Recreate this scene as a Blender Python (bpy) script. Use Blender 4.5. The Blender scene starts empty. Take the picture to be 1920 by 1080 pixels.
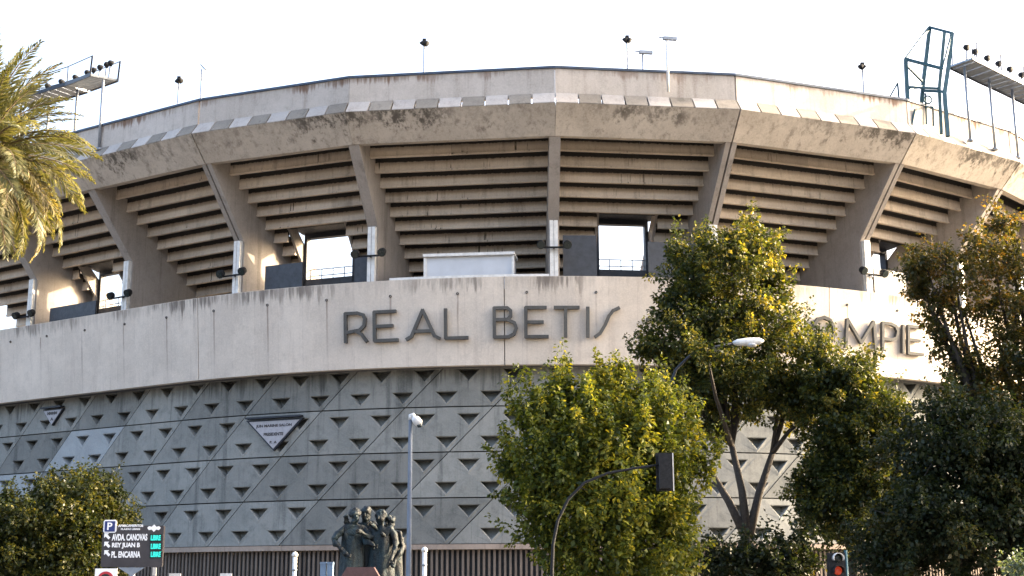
import bpy, bmesh, math, random
import numpy as np
from mathutils import Vector, Matrix
random.seed(7); rng = np.random.default_rng(11)
R_ = math.radians
sc = bpy.context.scene
# ---------------------------------------------------------------- camera
FPX, PITCH, ROLL = 2497.05, 0.21413, -0.0032
EYE = 1.6
cam = bpy.data.cameras.new('camera'); camo = bpy.data.objects.new('camera', cam)
sc.collection.objects.link(camo)
cam.sensor_width = 36.0; cam.lens = FPX / 1920 * 36.0; cam.clip_start = 0.1; cam.clip_end = 5000
camo.matrix_world = (Matrix.Translation((0, 0, EYE)) @ Matrix.Rotation(math.pi/2 + PITCH, 4, 'X')
                     @ Matrix.Rotation(ROLL, 4, 'Z'))
sc.camera = camo
# ---------------------------------------------------------------- sky, sun, exposure
SUN_AZ, SUN_EL = R_(13.5), R_(18.0)          # azimuth measured from +X towards +Y
world = bpy.data.worlds.new('World'); sc.world = world; world.use_nodes = True
wn = world.node_tree; bg = wn.nodes['Background']
sky = wn.nodes.new('ShaderNodeTexSky'); sky.sky_type = 'NISHITA'; sky.sun_disc = False
sky.sun_elevation = SUN_EL; sky.sun_rotation = math.pi/2 - SUN_AZ
sky.air_density = 0.75; sky.dust_density = 9.0; sky.ozone_density = 0.3; sky.altitude = 0
wn.links.new(sky.outputs[0], bg.inputs[0]); bg.inputs[1].default_value = 0.15
sl = bpy.data.lights.new('sun', 'SUN'); sl.energy = 2.0; sl.angle = R_(0.55); sl.color = (1.0, 0.80, 0.56)
so = bpy.data.objects.new('sun', sl); sc.collection.objects.link(so)
sdir = Vector((math.cos(SUN_EL)*math.cos(SUN_AZ), math.cos(SUN_EL)*math.sin(SUN_AZ), math.sin(SUN_EL)))
so.rotation_euler = sdir.to_track_quat('Z', 'Y').to_euler(); so.location = sdir * 80
vs = sc.view_settings; vs.view_transform = 'Standard'; vs.look = 'None'; vs.gamma = 1.0
vs.use_curve_mapping = False; vs.exposure = 3.0
sc.cycles.max_bounces = 6; sc.cycles.transparent_max_bounces = 6

# ---------------------------------------------------------------- helpers
COL = sc.collection
def at(px, py, Y):
    "point at depth Y (metres along the ground from the camera) seen at photo pixel px, py"
    dx, dy = px - 960, py - 540
    c, s = math.cos(-ROLL), math.sin(-ROLL)
    dx, dy = c*dx - s*dy, s*dx + c*dy
    up = -dy; c, s = math.cos(PITCH), math.sin(PITCH)
    k = Y / (FPX*c - up*s)
    return Vector((dx*k, Y, EYE + (FPX*s + up*c)*k))
def proj(p):
    c, s = math.cos(PITCH), math.sin(PITCH); z = p[2]-EYE
    yc = p[1]*c + z*s; up = -p[1]*s + z*c
    x, y = FPX*p[0]/yc, -FPX*up/yc
    c, s = math.cos(ROLL), math.sin(ROLL)
    return 960 + c*x - s*y, 540 + s*x + c*y
def tag(o, label=None, cat=None, group=None, kind=None):
    if label: o['label'] = label
    if cat: o['category'] = cat
    if group: o['group'] = group
    if kind: o['kind'] = kind
    return o
def empty(name, loc=(0, 0, 0), rz=0.0):
    o = bpy.data.objects.new(name, None); COL.objects.link(o)
    o.location = loc; o.rotation_euler = (0, 0, rz); o.empty_display_size = .2
    return o
def link(name, me, mat, parent=None, local=False):
    o = bpy.data.objects.new(name, me); COL.objects.link(o)
    if mat is not None and not me.materials: me.materials.append(mat)
    if parent is not None:
        o.parent = parent
        if not local:                         # mesh is given in world coordinates
            if parent.parent is None and parent.type == 'EMPTY':
                m = Matrix.Translation(parent.location) @ parent.rotation_euler.to_matrix().to_4x4()
                o.matrix_parent_inverse = m.inverted()
    return o
class MB:
    def __init__(s): s.v = []; s.f = []
    def add(s, vs_, fs_):
        b = len(s.v); s.v += [tuple(p) for p in vs_]; s.f += [tuple(i+b for i in f) for f in fs_]
    def box(s, c, h, ax=None):
        c = Vector(c); ax = ax or (Vector((1,0,0)), Vector((0,1,0)), Vector((0,0,1)))
        P = [c + ax[0]*(h[0]*i) + ax[1]*(h[1]*j) + ax[2]*(h[2]*k) for i in (-1,1) for j in (-1,1) for k in (-1,1)]
        s.add(P, [(0,1,3,2),(4,6,7,5),(0,4,5,1),(2,3,7,6),(0,2,6,4),(1,5,7,3)])
    def bar(s, a, b, w, d=None, up=(0,0,1)):
        a, b = Vector(a), Vector(b); t = (b-a); L = t.length; t.normalize()
        u = Vector(up)
        if abs(t.dot(u)) > .95: u = Vector((0,1,0))
        x = t.cross(u).normalized(); y = x.cross(t)
        s.box((a+b)/2, (w/2, (d or w)/2, L/2), (x, y, t))
    def tube(s, pts, rad, n=8, cap=True):
        pts = [Vector(p) for p in pts]
        if not hasattr(rad, '__len__'): rad = [rad]*len(pts)
        rings = []; prev = None
        for i, p in enumerate(pts):
            t = (pts[min(i+1, len(pts)-1)] - pts[max(i-1, 0)]).normalized()
            if prev is None:
                u = Vector((0,0,1)) if abs(t.z) < .9 else Vector((1,0,0))
                x = t.cross(u).normalized()
            else:
                x = (prev - t*prev.dot(t)).normalized()
            prev = x; y = t.cross(x)
            rings.append([p + (x*math.cos(2*math.pi*k/n) + y*math.sin(2*math.pi*k/n))*rad[i] for k in range(n)])
        vs_ = [q for r in rings for q in r]; fs_ = []
        for i in range(len(pts)-1):
            for k in range(n):
                a = i*n+k; b = i*n+(k+1) % n
                fs_.append((a, b, b+n, a+n))
        if cap: fs_ += [tuple(range(n))[::-1], tuple(range((len(pts)-1)*n, len(pts)*n))]
        s.add(vs_, fs_)
    def lathe(s, c, prof, n=14, ax=None):
        c = Vector(c); ax = ax or (Vector((1,0,0)), Vector((0,1,0)), Vector((0,0,1)))
        vs_ = []; fs_ = []
        for r, z in prof:
            for k in range(n):
                a = 2*math.pi*k/n
                vs_.append(c + ax[0]*(r*math.cos(a)) + ax[1]*(r*math.sin(a)) + ax[2]*z)
        for i in range(len(prof)-1):
            for k in range(n):
                a = i*n+k; b = i*n+(k+1) % n
                fs_.append((a, b, b+n, a+n))
        fs_ += [tuple(range(n))[::-1], tuple(range((len(prof)-1)*n, len(prof)*n))]
        s.add(vs_, fs_)
    def mesh(s, name='m', smooth=False):
        me = bpy.data.meshes.new(name); me.from_pydata(s.v, [], s.f)
        bm = bmesh.new(); bm.from_mesh(me); bmesh.ops.recalc_face_normals(bm, faces=bm.faces); bm.to_mesh(me); bm.free()
        if smooth: me.polygons.foreach_set('use_smooth', [True]*len(me.polygons))
        return me
    def build(s, name, mat, parent=None, smooth=False, local=False):
        return link(name, s.mesh(name, smooth), mat, parent, local)

# ---------------------------------------------------------------- materials
def new_mat(name):
    m = bpy.data.materials.new(name); m.use_nodes = True
    return m, m.node_tree, m.node_tree.nodes['Principled BSDF']
def node(nt, t, **kw):
    n = nt.nodes.new(t)
    for k, v in kw.items(): setattr(n, k, v)
    return n
def mixc(nt, fac, a, b, mode='MIX'):
    n = node(nt, 'ShaderNodeMix', data_type='RGBA', blend_type=mode)
    for s, v in ((0, fac), (6, a), (7, b)):
        if isinstance(v, (int, float)): n.inputs[s].default_value = v
        elif isinstance(v, tuple): n.inputs[s].default_value = (*v, 1) if len(v) == 3 else v
        else: nt.links.new(v, n.inputs[s])
    return n.outputs[2]
def mathn(nt, op, a, b=None, clamp=False):
    n = node(nt, 'ShaderNodeMath', operation=op); n.use_clamp = clamp
    for i, v in enumerate((a, b)):
        if v is None: continue
        if isinstance(v, (int, float)): n.inputs[i].default_value = v
        else: nt.links.new(v, n.inputs[i])
    return n.outputs[0]
def mrange(nt, v, a, b, c=0.0, d=1.0):
    n = node(nt, 'ShaderNodeMapRange'); n.interpolation_type = 'SMOOTHSTEP'
    nt.links.new(v, n.inputs[0])
    for i, q in enumerate((a, b, c, d)): n.inputs[i+1].default_value = q
    return n.outputs[0]
def noise(nt, vec, scale, detail=4, rough=.6):
    n = node(nt, 'ShaderNodeTexNoise'); n.inputs['Scale'].default_value = scale
    n.inputs['Detail'].default_value = detail; n.inputs['Roughness'].default_value = rough
    if vec is not None: nt.links.new(vec, n.inputs['Vector'])
    return n.outputs[0]
def scaled(nt, vec, s):
    n = node(nt, 'ShaderNodeVectorMath', operation='MULTIPLY'); nt.links.new(vec, n.inputs[0]); n.inputs[1].default_value = s
    return n.outputs[0]
def concrete(name, light, dark, stain, streak=.5, drips=(), blotch=.5, rnd=0.0, drip_col=None, bump=.25, shade_grime=None, forms=False):
    "weathered cast concrete: cloudy tone, run-off streaks, drips below the given edges (z, length, amount)"
    m, nt, b = new_mat(name)
    pos = node(nt, 'ShaderNodeNewGeometry').outputs['Position']
    big = noise(nt, pos, .45, 5, .65); mid = noise(nt, pos, 2.3, 5, .7); fine = noise(nt, pos, 16, 4, .7)
    st = noise(nt, scaled(nt, pos, (2.6, 2.6, .16)), 1.0, 5, .62)
    stf = noise(nt, scaled(nt, pos, (9, 9, .3)), 1.0, 3, .6)
    col = mixc(nt, mrange(nt, big, .3, .7), light, dark)
    col = mixc(nt, mathn(nt, 'MULTIPLY', mrange(nt, mid, .45, .75), blotch), col, tuple(c*.72 for c in dark))
    col = mixc(nt, mathn(nt, 'MULTIPLY', mrange(nt, st, .52, .72), streak), col, stain)
    col = mixc(nt, mathn(nt, 'MULTIPLY', mrange(nt, stf, .55, .75), streak*.6), col, stain)
    col = mixc(nt, mathn(nt, 'MULTIPLY', mrange(nt, fine, .35, .75), .28), col, tuple(min(1, c*1.35) for c in light))
    sep = node(nt, 'ShaderNodeSeparateXYZ'); nt.links.new(pos, sep.inputs[0])
    for z, ln, amt in drips:
        d = mathn(nt, 'SUBTRACT', z, sep.outputs[2])
        below = mathn(nt, 'MULTIPLY', mrange(nt, d, -.02, .02), mrange(nt, d, ln, 0.05))
        thr = mathn(nt, 'ADD', mathn(nt, 'MULTIPLY', below, .42), st)
        thr = mathn(nt, 'ADD', thr, mathn(nt, 'MULTIPLY', mathn(nt, 'SUBTRACT', stf, .5), .8))
        patch = mrange(nt, noise(nt, scaled(nt, pos, (.35, .35, .1)), 1.0, 3), .44, .62, .15, 1.0)
        k = mathn(nt, 'MULTIPLY', mathn(nt, 'MULTIPLY', mathn(nt, 'MULTIPLY', mrange(nt, thr, .72, 1.0), mrange(nt, below, 0, .15)), patch), amt)
        col = mixc(nt, k, col, drip_col or tuple(c*.35 for c in stain))
    if forms:                                         # form-board lines and rust runs below the drain pipes
        th = mathn(nt, 'ARCTAN2', mathn(nt, 'SUBTRACT', sep.outputs[0], 1.4434), mathn(nt, 'SUBTRACT', 76.587, sep.outputs[1]))
        f1 = mathn(nt, 'FRACT', mathn(nt, 'DIVIDE', th, .0386)); ln1 = mathn(nt, 'MULTIPLY', mrange(nt, f1, .045, .0), mrange(nt, mid, .4, .65, .1, .55))
        col = mixc(nt, ln1, col, stain)
        tone = node(nt, 'ShaderNodeTexWhiteNoise', noise_dimensions='1D'); nt.links.new(mathn(nt, 'FLOOR', mathn(nt, 'DIVIDE', th, .0386)), tone.inputs['W'])
        col = mixc(nt, mathn(nt, 'MULTIPLY', tone.outputs[0], .16), col, stain)
        f2 = mathn(nt, 'ABSOLUTE', mathn(nt, 'SUBTRACT', mathn(nt, 'FRACT', mathn(nt, 'ADD', mathn(nt, 'DIVIDE', mathn(nt, 'ADD', th, .032), .0926), .5)), .5))
        f2 = mathn(nt, 'ADD', f2, mathn(nt, 'MULTIPLY', mathn(nt, 'SUBTRACT', stf, .5), .035))
        run = mathn(nt, 'MULTIPLY', mrange(nt, f2, .022, .004), mathn(nt, 'MULTIPLY', mrange(nt, sep.outputs[2], 12.0, 11.97), mrange(nt, sep.outputs[2], 9.3, 11.9, .1, .75)))
        col = mixc(nt, mathn(nt, 'MULTIPLY', run, mrange(nt, big, .35, .6, .25, 1.0)), col, (.20,.15,.125))
    if shade_grime:                                        # shade under each lip painted as a dark strip, plus brown grime and runs
        ln = shade_grime; d = node(nt, 'ShaderNodeAttribute', attribute_name='below_lip').outputs['Fac']
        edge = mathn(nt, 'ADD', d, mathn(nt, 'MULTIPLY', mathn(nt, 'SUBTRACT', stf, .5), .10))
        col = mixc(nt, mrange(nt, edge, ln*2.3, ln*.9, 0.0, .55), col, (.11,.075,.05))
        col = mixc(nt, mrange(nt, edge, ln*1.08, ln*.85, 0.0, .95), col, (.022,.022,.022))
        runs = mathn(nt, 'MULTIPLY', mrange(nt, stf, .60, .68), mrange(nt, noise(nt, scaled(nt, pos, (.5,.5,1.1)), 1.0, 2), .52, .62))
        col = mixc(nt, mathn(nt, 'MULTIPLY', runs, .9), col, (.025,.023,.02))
    if rnd:
        r = node(nt, 'ShaderNodeObjectInfo').outputs['Random']
        hs = node(nt, 'ShaderNodeHueSaturation'); nt.links.new(col, hs.inputs['Color'])
        nt.links.new(mrange(nt, r, 0, 1, 1-rnd, 1+rnd), hs.inputs['Value']); col = hs.outputs[0]
    nt.links.new(col, b.inputs['Base Color'])
    b.inputs['Roughness'].default_value = .92; b.inputs['Specular IOR Level'].default_value = .25
    bp = node(nt, 'ShaderNodeBump'); bp.inputs['Strength'].default_value = bump; bp.inputs['Distance'].default_value = .03
    nt.links.new(mathn(nt, 'ADD', mathn(nt, 'MULTIPLY', fine, .6), mid), bp.inputs['Height']); nt.links.new(bp.outputs[0], b.inputs['Normal'])
    return m
def plain(name, col, rough=.6, metal=0.0, var=.25, scale=6.0, emit=None, dirt=None):
    m, nt, b = new_mat(name)
    pos = node(nt, 'ShaderNodeNewGeometry').outputs['Position']
    n = noise(nt, pos, scale, 4, .65)
    c = mixc(nt, mrange(nt, n, .3, .75), col, dirt or tuple(q*(1-var) for q in col))
    nt.links.new(c, b.inputs['Base Color']); b.inputs['Roughness'].default_value = rough; b.inputs['Metallic'].default_value = metal
    nt.links.new(mrange(nt, noise(nt, pos, scale*3), .3, .7, max(rough-.1, .05), min(rough+.1, 1)), b.inputs['Roughness'])
    if emit: b.inputs['Emission Color'].default_value = (*emit[0], 1); b.inputs['Emission Strength'].default_value = emit[1]
    return m
def leafmat(name, cols, trans=.45, rough=.5):
    "cols: three leaf colours picked leaf by leaf by the tint attribute"
    m, nt, b = new_mat(name)
    a = node(nt, 'ShaderNodeAttribute', attribute_name='tint')
    r = node(nt, 'ShaderNodeValToRGB'); nt.links.new(a.outputs['Fac'], r.inputs[0])
    r.color_ramp.elements[0].color = (*cols[0], 1); r.color_ramp.elements[1].color = (*cols[2], 1)
    e = r.color_ramp.elements.new(.55); e.color = (*cols[1], 1)
    nt.links.new(r.outputs[0], b.inputs['Base Color']); b.inputs['Roughness'].default_value = rough
    b.inputs['Specular IOR Level'].default_value = .35
    t = node(nt, 'ShaderNodeBsdfTranslucent')
    g = mixc(nt, 1.0, r.outputs[0], (1.5, 1.35, .45), 'MULTIPLY'); nt.links.new(g, t.inputs[0])
    ms = node(nt, 'ShaderNodeMixShader'); ms.inputs[0].default_value = trans
    nt.links.new(b.outputs[0], ms.inputs[1]); nt.links.new(t.outputs[0], ms.inputs[2])
    nt.links.new(ms.outputs[0], nt.nodes['Material Output'].inputs[0])
    return m
M = {}
M['band'] = concrete('pale_concrete', (.625,.555,.475), (.51,.455,.39), (.38,.325,.28), .42, [(12.6, 1.0, .9)], .35, 0.04, forms=True)
M['fascia'] = concrete('fascia_concrete', (.535,.48,.415), (.42,.37,.315), (.22,.185,.155), .8, [(18.6, 1.1, .85)], .7, .06, (.075,.066,.055))
M['parapet'] = concrete('parapet_concrete', (.51,.465,.42), (.43,.39,.345), (.28,.24,.205), .65, [(20.05, .55, .9)], .5, .05, (.16,.09,.055))
M['step'] = concrete('step_concrete', (.62,.535,.44), (.52,.44,.36), (.19,.15,.115), .5, (), .35, .12, shade_grime=.165)
M['rib'] = concrete('rib_concrete', (.36,.325,.295), (.29,.26,.235), (.12,.105,.09), .5, (), .5, .08)
M['panel'] = concrete('panel_concrete', (.245,.248,.232), (.182,.19,.18), (.10,.106,.102), .9, [(9.3, 1.2, .6)], .75, .17)
M['panel_pale'] = concrete('pale_panel_concrete', (.34,.37,.38), (.29,.31,.32), (.22,.24,.25), .3, (), .3, .03)
M['blk_light'] = concrete('light_block', (.44,.41,.38), (.37,.345,.32), (.2,.18,.165), .5, (), .5, .1)
M['blk_dark'] = concrete('dark_block', (.27,.245,.21), (.205,.185,.158), (.09,.085,.07), .5, (), .5, .12)
M['ledge'] = concrete('ledge_concrete', (.36,.29,.24), (.27,.215,.175), (.13,.10,.08), .6)
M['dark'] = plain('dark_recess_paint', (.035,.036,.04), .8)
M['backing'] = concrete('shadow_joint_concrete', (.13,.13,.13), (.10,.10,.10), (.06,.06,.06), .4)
M['cap'] = plain('blue_grey_capping', (.06,.085,.13), .55, .2, .5, 3)
M['slate'] = plain('slate_screen', (.05,.056,.068), .55, .1, .35, 4)
M['frame'] = plain('blue_black_steel', (.018,.023,.034), .5, .3)
M['white'] = plain('white_paint', (.74,.73,.70), .5, 0, .25, 5)
M['cabin'] = plain('pale_cabin_paint', (.56,.58,.61), .5, 0, .10, 2)
M['teal'] = plain('teal_steel', (.025,.085,.11), .45, .2, .4, 4)
M['plaque'] = plain('plaque_enamel', (.36,.355,.38), .5, 0, .2, 6)
M['galv'] = plain('galvanised_steel', (.30,.33,.37), .45, .6, .3, 5)
M['polegrey'] = plain('grey_pole_paint', (.13,.155,.19), .5, .2, .25, 4)
M['black'] = plain('black_housing', (.006,.007,.009), .85, 0, .4, 8)
M['letter'] = concrete('letter_metal', (.105,.105,.10), (.07,.07,.068), (.03,.03,.03), .6)
M['bar'] = concrete('rusty_bar_paint', (.185,.15,.125), (.135,.11,.09), (.07,.055,.045), .7, (), .6, .15)
M['red_stone'] = plain('red_brown_stone', (.07,.032,.03), .7, 0, .4, 9)
M['board'] = plain('dark_sign_board', (.05,.043,.045), .45, .1, .3, 4)
M['print_white'] = plain('white_print', (.85,.85,.85), .5, 0, .06, 3)
M['print_blue'] = plain('blue_print', (.02,.035,.16), .5)
M['print_red'] = plain('red_print', (.5,.03,.04), .5)
M['led'] = plain('cyan_led', (.02,.5,.42), .5, 0, .1, 5, ((.02,.62,.52), .10))
M['redlamp'] = plain('red_signal_lens', (.22,.03,.015), .3, 0, .1, 5, ((1,.10,.04), .04))
M['lens_dark'] = plain('dark_lens', (.02,.03,.03), .2)
M['asphalt'] = plain('asphalt', (.05,.05,.052), .9, 0, .35, 3)
M['paving'] = plain('paving', (.11,.105,.10), .85, 0, .25, 1.5)
M['kerb'] = plain('kerb_stone', (.32,.31,.29), .85)
M['earth'] = plain('dry_earth', (.075,.068,.058), .95, 0, .35, .8)
M['paint_line'] = plain('road_paint', (.7,.7,.68), .7)
M['bark'] = plain('bark', (.055,.045,.036), .9, 0, .45, 14)
M['palm_bark'] = plain('palm_bark', (.16,.115,.075), .95, 0, .5, 9)
M['blue_box'] = plain('blue_grey_panel', (.17,.25,.36), .5, 0, .2, 3)
def bronze():
    m, nt, b = new_mat('patinated_bronze')
    pos = node(nt, 'ShaderNodeNewGeometry').outputs['Position']
    n = noise(nt, scaled(nt, pos, (5, 5, 1.6)), 1.0, 6, .7); n2 = noise(nt, pos, 14, 5, .7)
    c = mixc(nt, mrange(nt, n, .42, .68), (.004,.006,.007), (.012,.030,.037))
    c = mixc(nt, mrange(nt, n2, .55, .75), c, (.05,.055,.042))
    nt.links.new(c, b.inputs['Base Color']); b.inputs['Metallic'].default_value = .35
    b.inputs['Roughness'].default_value = .5
    bp = node(nt, 'ShaderNodeBump'); bp.inputs['Strength'].default_value = .8; bp.inputs['Distance'].default_value = .03
    nt.links.new(n2, bp.inputs['Height']); nt.links.new(bp.outputs[0], b.inputs['Normal'])
    return m
M['bronze'] = bronze()

# ---------------------------------------------------------------- ground
def slab(name, x0, x1, y0, y1, z, mat):
    mb = MB(); mb.add([(x0,y0,z),(x1,y0,z),(x1,y1,z),(x0,y1,z)], [(0,1,2,3)])
    return tag(mb.build(name, mat), kind='structure')
slab('ground', -1500, 1500, -1500, 1500, -.02, M['earth'])
slab('road', -300, 300, -9, 20, .0, M['asphalt'])
mb = MB()
for i in range(-20, 21):
    mb.add([(i*8-1.5, 5.4, .004), (i*8+1.5, 5.4, .004), (i*8+1.5, 5.54, .004), (i*8-1.5, 5.54, .004)], [(0,1,2,3)])
tag(mb.build('road_marking', M['paint_line']), kind='structure')
mb = MB(); mb.box((0, 20.1, .06), (300, .1, .07)); tag(mb.build('kerb', M['kerb']), kind='structure')
mb = MB(); mb.box((0, 34.7, .06), (300, 14.5, .06)); tag(mb.build('pavement', M['paving']), kind='structure')

# ---------------------------------------------------------------- stadium plan
XC, RAD, DFR, TL = 1.4434, 27.187, 49.4, -0.5841
def PT(th, o, z):
    t = max(th, TL); r = RAD + o
    x = XC + r*math.sin(t); y = DFR + RAD - r*math.cos(t)
    if th < TL:
        x += (th-TL)*RAD*math.cos(t); y += (th-TL)*RAD*math.sin(t)
    return Vector((x, y, z))
def NRM(th):
    t = max(th, TL); return Vector((math.sin(t), -math.cos(t), 0))
def TAN(th):
    t = max(th, TL); return Vector((math.cos(t), math.sin(t), 0))
def th_at(px, o, z):
    a, b = -1.4, 1.1
    for _ in range(50):
        m = (a+b)/2
        if proj(PT(m, o, z))[0] < px: a = m
        else: b = m
    return (a+b)/2
RIB = [-1.185, -.948, -.713, -.4769, -.2546, .0058, .2351, .4946, .7142, .935, 1.15]   # y z a b c d e f g h i
stad = empty('stadium', (XC, DFR, 0))
tag(stad, 'curved grey concrete football stadium with outward leaning ribs and stepped stand underside', 'stadium')
def bay_pt(j, u, o, z):
    return PT(RIB[j], o, z).lerp(PT(RIB[j+1], o, z), u)
def bay_extrude(name, mat, j, prof, u0=0.0, u1=1.0, n=1, parent=stad, attr=None):
    "closed (o,z) profile swept straight from rib j to rib j+1"
    mb = MB(); k = len(prof); V = []; F = []
    for i in range(n+1):
        u = u0 + (u1-u0)*i/n
        V += [bay_pt(j, u, o, z) for o, z in prof]
    for i in range(n):
        for q in range(k):
            a, b = i*k+q, i*k+(q+1) % k
            F.append((a, b, b+k, a+k))
    F += [tuple(range(k))[::-1], tuple(range(n*k, (n+1)*k))]
    mb.add(V, F); ob = mb.build(name, mat, parent)
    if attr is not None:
        ob.data.attributes.new('below_lip', 'FLOAT', 'POINT').data.foreach_set('value', list(attr)*(n+1))
    return ob
def ring_extrude(name, mat, t0, t1, prof, step=.03, parent=stad):
    mb = MB(); k = len(prof); n = max(1, int((t1-t0)/step)); V = []; F = []
    for i in range(n+1):
        t = t0 + (t1-t0)*i/n
        V += [PT(t, o, z) for o, z in prof]
    for i in range(n):
        for q in range(k):
            a, b = i*k+q, i*k+(q+1) % k
            F.append((a, b, b+k, a+k))
    F += [tuple(range(k))[::-1], tuple(range(n*k, (n+1)*k))]
    mb.add(V, F); return mb.build(name, mat, parent)
NB = len(RIB)-1
SH, ST = .43, .60                       # step rise and run
def lip(k): return 1.1 - ST*k, 17.45 - SH*k
NROW = 11
VPX = {1: (186,236,512,575), 3: (574,660,443,521), 5: (1124,1211,421,506), 7: (1622,1664,472,520)}   # bay: opening as seen
OP = -3.0                               # plane of the gangway portals
VOM = {}; VZ = {}
for j_, (x0_, x1_, y0_, y1_) in VPX.items():
    us = []
    for x_ in (x0_, x1_):
        a_, b_ = 0.0, 1.0
        for _ in range(40):
            m_ = (a_+b_)/2
            if proj(bay_pt(j_, m_, OP, 14.0))[0] < x_: a_ = m_
            else: b_ = m_
        us.append((a_+b_)/2)
    c_ = bay_pt(j_, sum(us)/2, OP, 14.0); xm_ = (x0_+x1_)/2
    VOM[j_] = tuple(us); VZ[j_] = (max(12.3, at(xm_, y1_, c_.y).z), at(xm_, y0_, c_.y).z)
WIDEJ = {3, 6, 7, 8}                    # ribs with an expansion joint
for j in range(NB):
    L = (PT(RIB[j+1], 2, 0) - PT(RIB[j], 2, 0)).length
    g0 = (.03 if j in WIDEJ else .006)/L; g1 = (.03 if j+1 in WIDEJ else .006)/L
    # fascia beam, terrace slab behind it, parapet with its capping
    bay_extrude('fascia_beam', M['fascia'], j, [(2.325,17.616),(3.234,18.585),(2.86,18.59),(2.45,18.2),(1.95,17.9),(1.95,17.66)], g0, 1-g1)
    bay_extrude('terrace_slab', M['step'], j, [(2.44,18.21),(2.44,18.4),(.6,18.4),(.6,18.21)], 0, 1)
    pp = bay_extrude('parapet_panel', M['parapet'], j, [(2.856,18.95),(2.846,20.06),(2.70,20.06),(2.70,18.95)], g0, 1-g1)
    bay_extrude('cap_rail', M['cap'], j, [(2.90,20.063),(2.90,20.15),(2.66,20.15),(2.66,20.063)], 0, 1, parent=pp)
    # chequered bevelled blocks under the parapet
    nb = max(6, int(round(L/.84)))
    for i in range(nb):
        e = .004
        bay_extrude('ledge_block', M['blk_light'] if (i + j*0) % 2 == 0 else M['blk_dark'], j,
                    [(3.236,18.59),(3.236,18.62),(2.862,19.10),(2.862,18.59)], max(g0, i/nb+e), min(1-g1, (i+1)/nb-e))
    # stepped underside of the stand
    tk = .2/L
    HG = .14                              # the lip hangs below the tread
    for k in range(NROW):
        o, z = lip(k); o2 = o-ST; zt = 18.205 if k == 0 else z+SH+HG-.004
        prof = [(o+.035,z),(o+.035,z+.06),(o,z+.08),(o,zt-.20),(o,zt),(o-.11,zt),(o-.11,z+HG+.12),(o2-.14,z+HG+.12),(o2-.14,z+HG),(o-.11,z+HG),(o-.11,z)]
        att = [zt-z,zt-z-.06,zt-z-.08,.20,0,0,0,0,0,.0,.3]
        if k == 0: att = [.55,.50,.48,.0,0,0,0,0,0,0,.3]  # painted shade starts lower on the top riser, behind the fascia
        segs = [(tk, 1-tk)]
        if j in VOM and k >= 5: segs = [(tk, VOM[j][0]-.27/L), (VOM[j][1]+.27/L, 1-tk)]
        for a, b in segs:
            if b-a < .02: continue
            cut = a+(b-a)*random.uniform(.3, .7); e = random.choice((.003,.004,.006))/L
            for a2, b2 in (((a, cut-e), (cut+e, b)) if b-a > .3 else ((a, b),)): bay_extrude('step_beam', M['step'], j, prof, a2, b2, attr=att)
    if j in VOM:                          # gangway opening through the stand
        a, b = VOM[j]; o6, z6 = lip(5)
        z0, z1 = VZ[j]; w = .16/L; rect = lambda za, zb, d=.14: [(OP,za),(OP,zb),(OP-d,zb),(OP-d,za)]
        fr = bay_extrude('gangway_frame', M['frame'], j, rect(z1, z1+.2, .3), a-w, b+w)
        bay_extrude('head_panel', M['slate'], j, [(OP-.02,z1+.203),(-2.0,16.02),(-2.2,16.02),(OP-.2,z1+.203)], a-w*2, b+w*2, parent=fr)
        bay_extrude('sill_panel', M['slate'], j, rect(12.16, z0, .06), a-w, b+w, parent=fr)
        for u, s_ in ((a, -1), (b, 1)):
            bay_extrude('jamb', M['frame'], j, rect(12.16, z1-.003, .3), min(u, u+s_*w), max(u, u+s_*w), parent=fr)
            v = u+s_*w*1.05
            bay_extrude('cheek_wall', M['rib'], j, [(-1.75,16.0),(OP+.05,14.55),(OP+.05,12.2),(-5.2,12.2),(-5.2,13.4),(-2.4,16.0)], min(v, v+s_*w*.8), max(v, v+s_*w*.8), parent=fr)
        rl = MB(); oo = OP-.35
        for z in (z0+.22, z0+.5): rl.bar(bay_pt(j, a, oo, z), bay_pt(j, b, oo, z), .035)
        for i in range(5):
            u = a+(b-a)*i/4; rl.bar(bay_pt(j, u, oo, 12.2), bay_pt(j, u, oo, z0+.5), .04)
        rl.build('guard_rail', M['galv'], fr)
# ribs
def rib_slab(j, t0, t1, parent=stad, name='rib'):
    prof = [(2.27,17.60),(2.27,18.22),(.8,18.25),(-5.3,13.55),(-5.9,12.3),(0,12.3),(0,14.9)]
    c = [PT(RIB[j], o, z) for o, z in prof]; T = TAN(RIB[j]); k = len(prof)
    mb = MB(); mb.add([p+T*t0 for p in c]+[p+T*t1 for p in c],
        [tuple(range(k))[::-1], tuple(range(k, 2*k))]+[(q, (q+1) % k, (q+1) % k+k, q+k) for q in range(k)])
    o = mb.build(name, M['rib'], parent); return o
for j in range(1, NB):
    if j in WIDEJ:
        r = rib_slab(j, -.23, -.035); r2 = rib_slab(j, .035, .23)
        mb = MB(); mb.box(PT(RIB[j], .5, 15.2)-NRM(RIB[j])*1.2, (.03, .5, .6), (TAN(RIB[j]), NRM(RIB[j]), Vector((0,0,1)))); mb.build('joint_filler', M['dark'], r)
    else: r = rib_slab(j, -.21, .21)
    mb = MB(); N, T = NRM(RIB[j]), TAN(RIB[j])
    for s in (-1, 1): mb.box(PT(RIB[j], .10, 13.65)+T*(.085*s), (.07, .09, 1.3), (T, N, Vector((0,0,1))))
    mb.box(PT(RIB[j], .085, 13.65), (.03, .06, 1.28), (T, N, Vector((0,0,1))))
    mb.build('post', M['white'], r)
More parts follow.
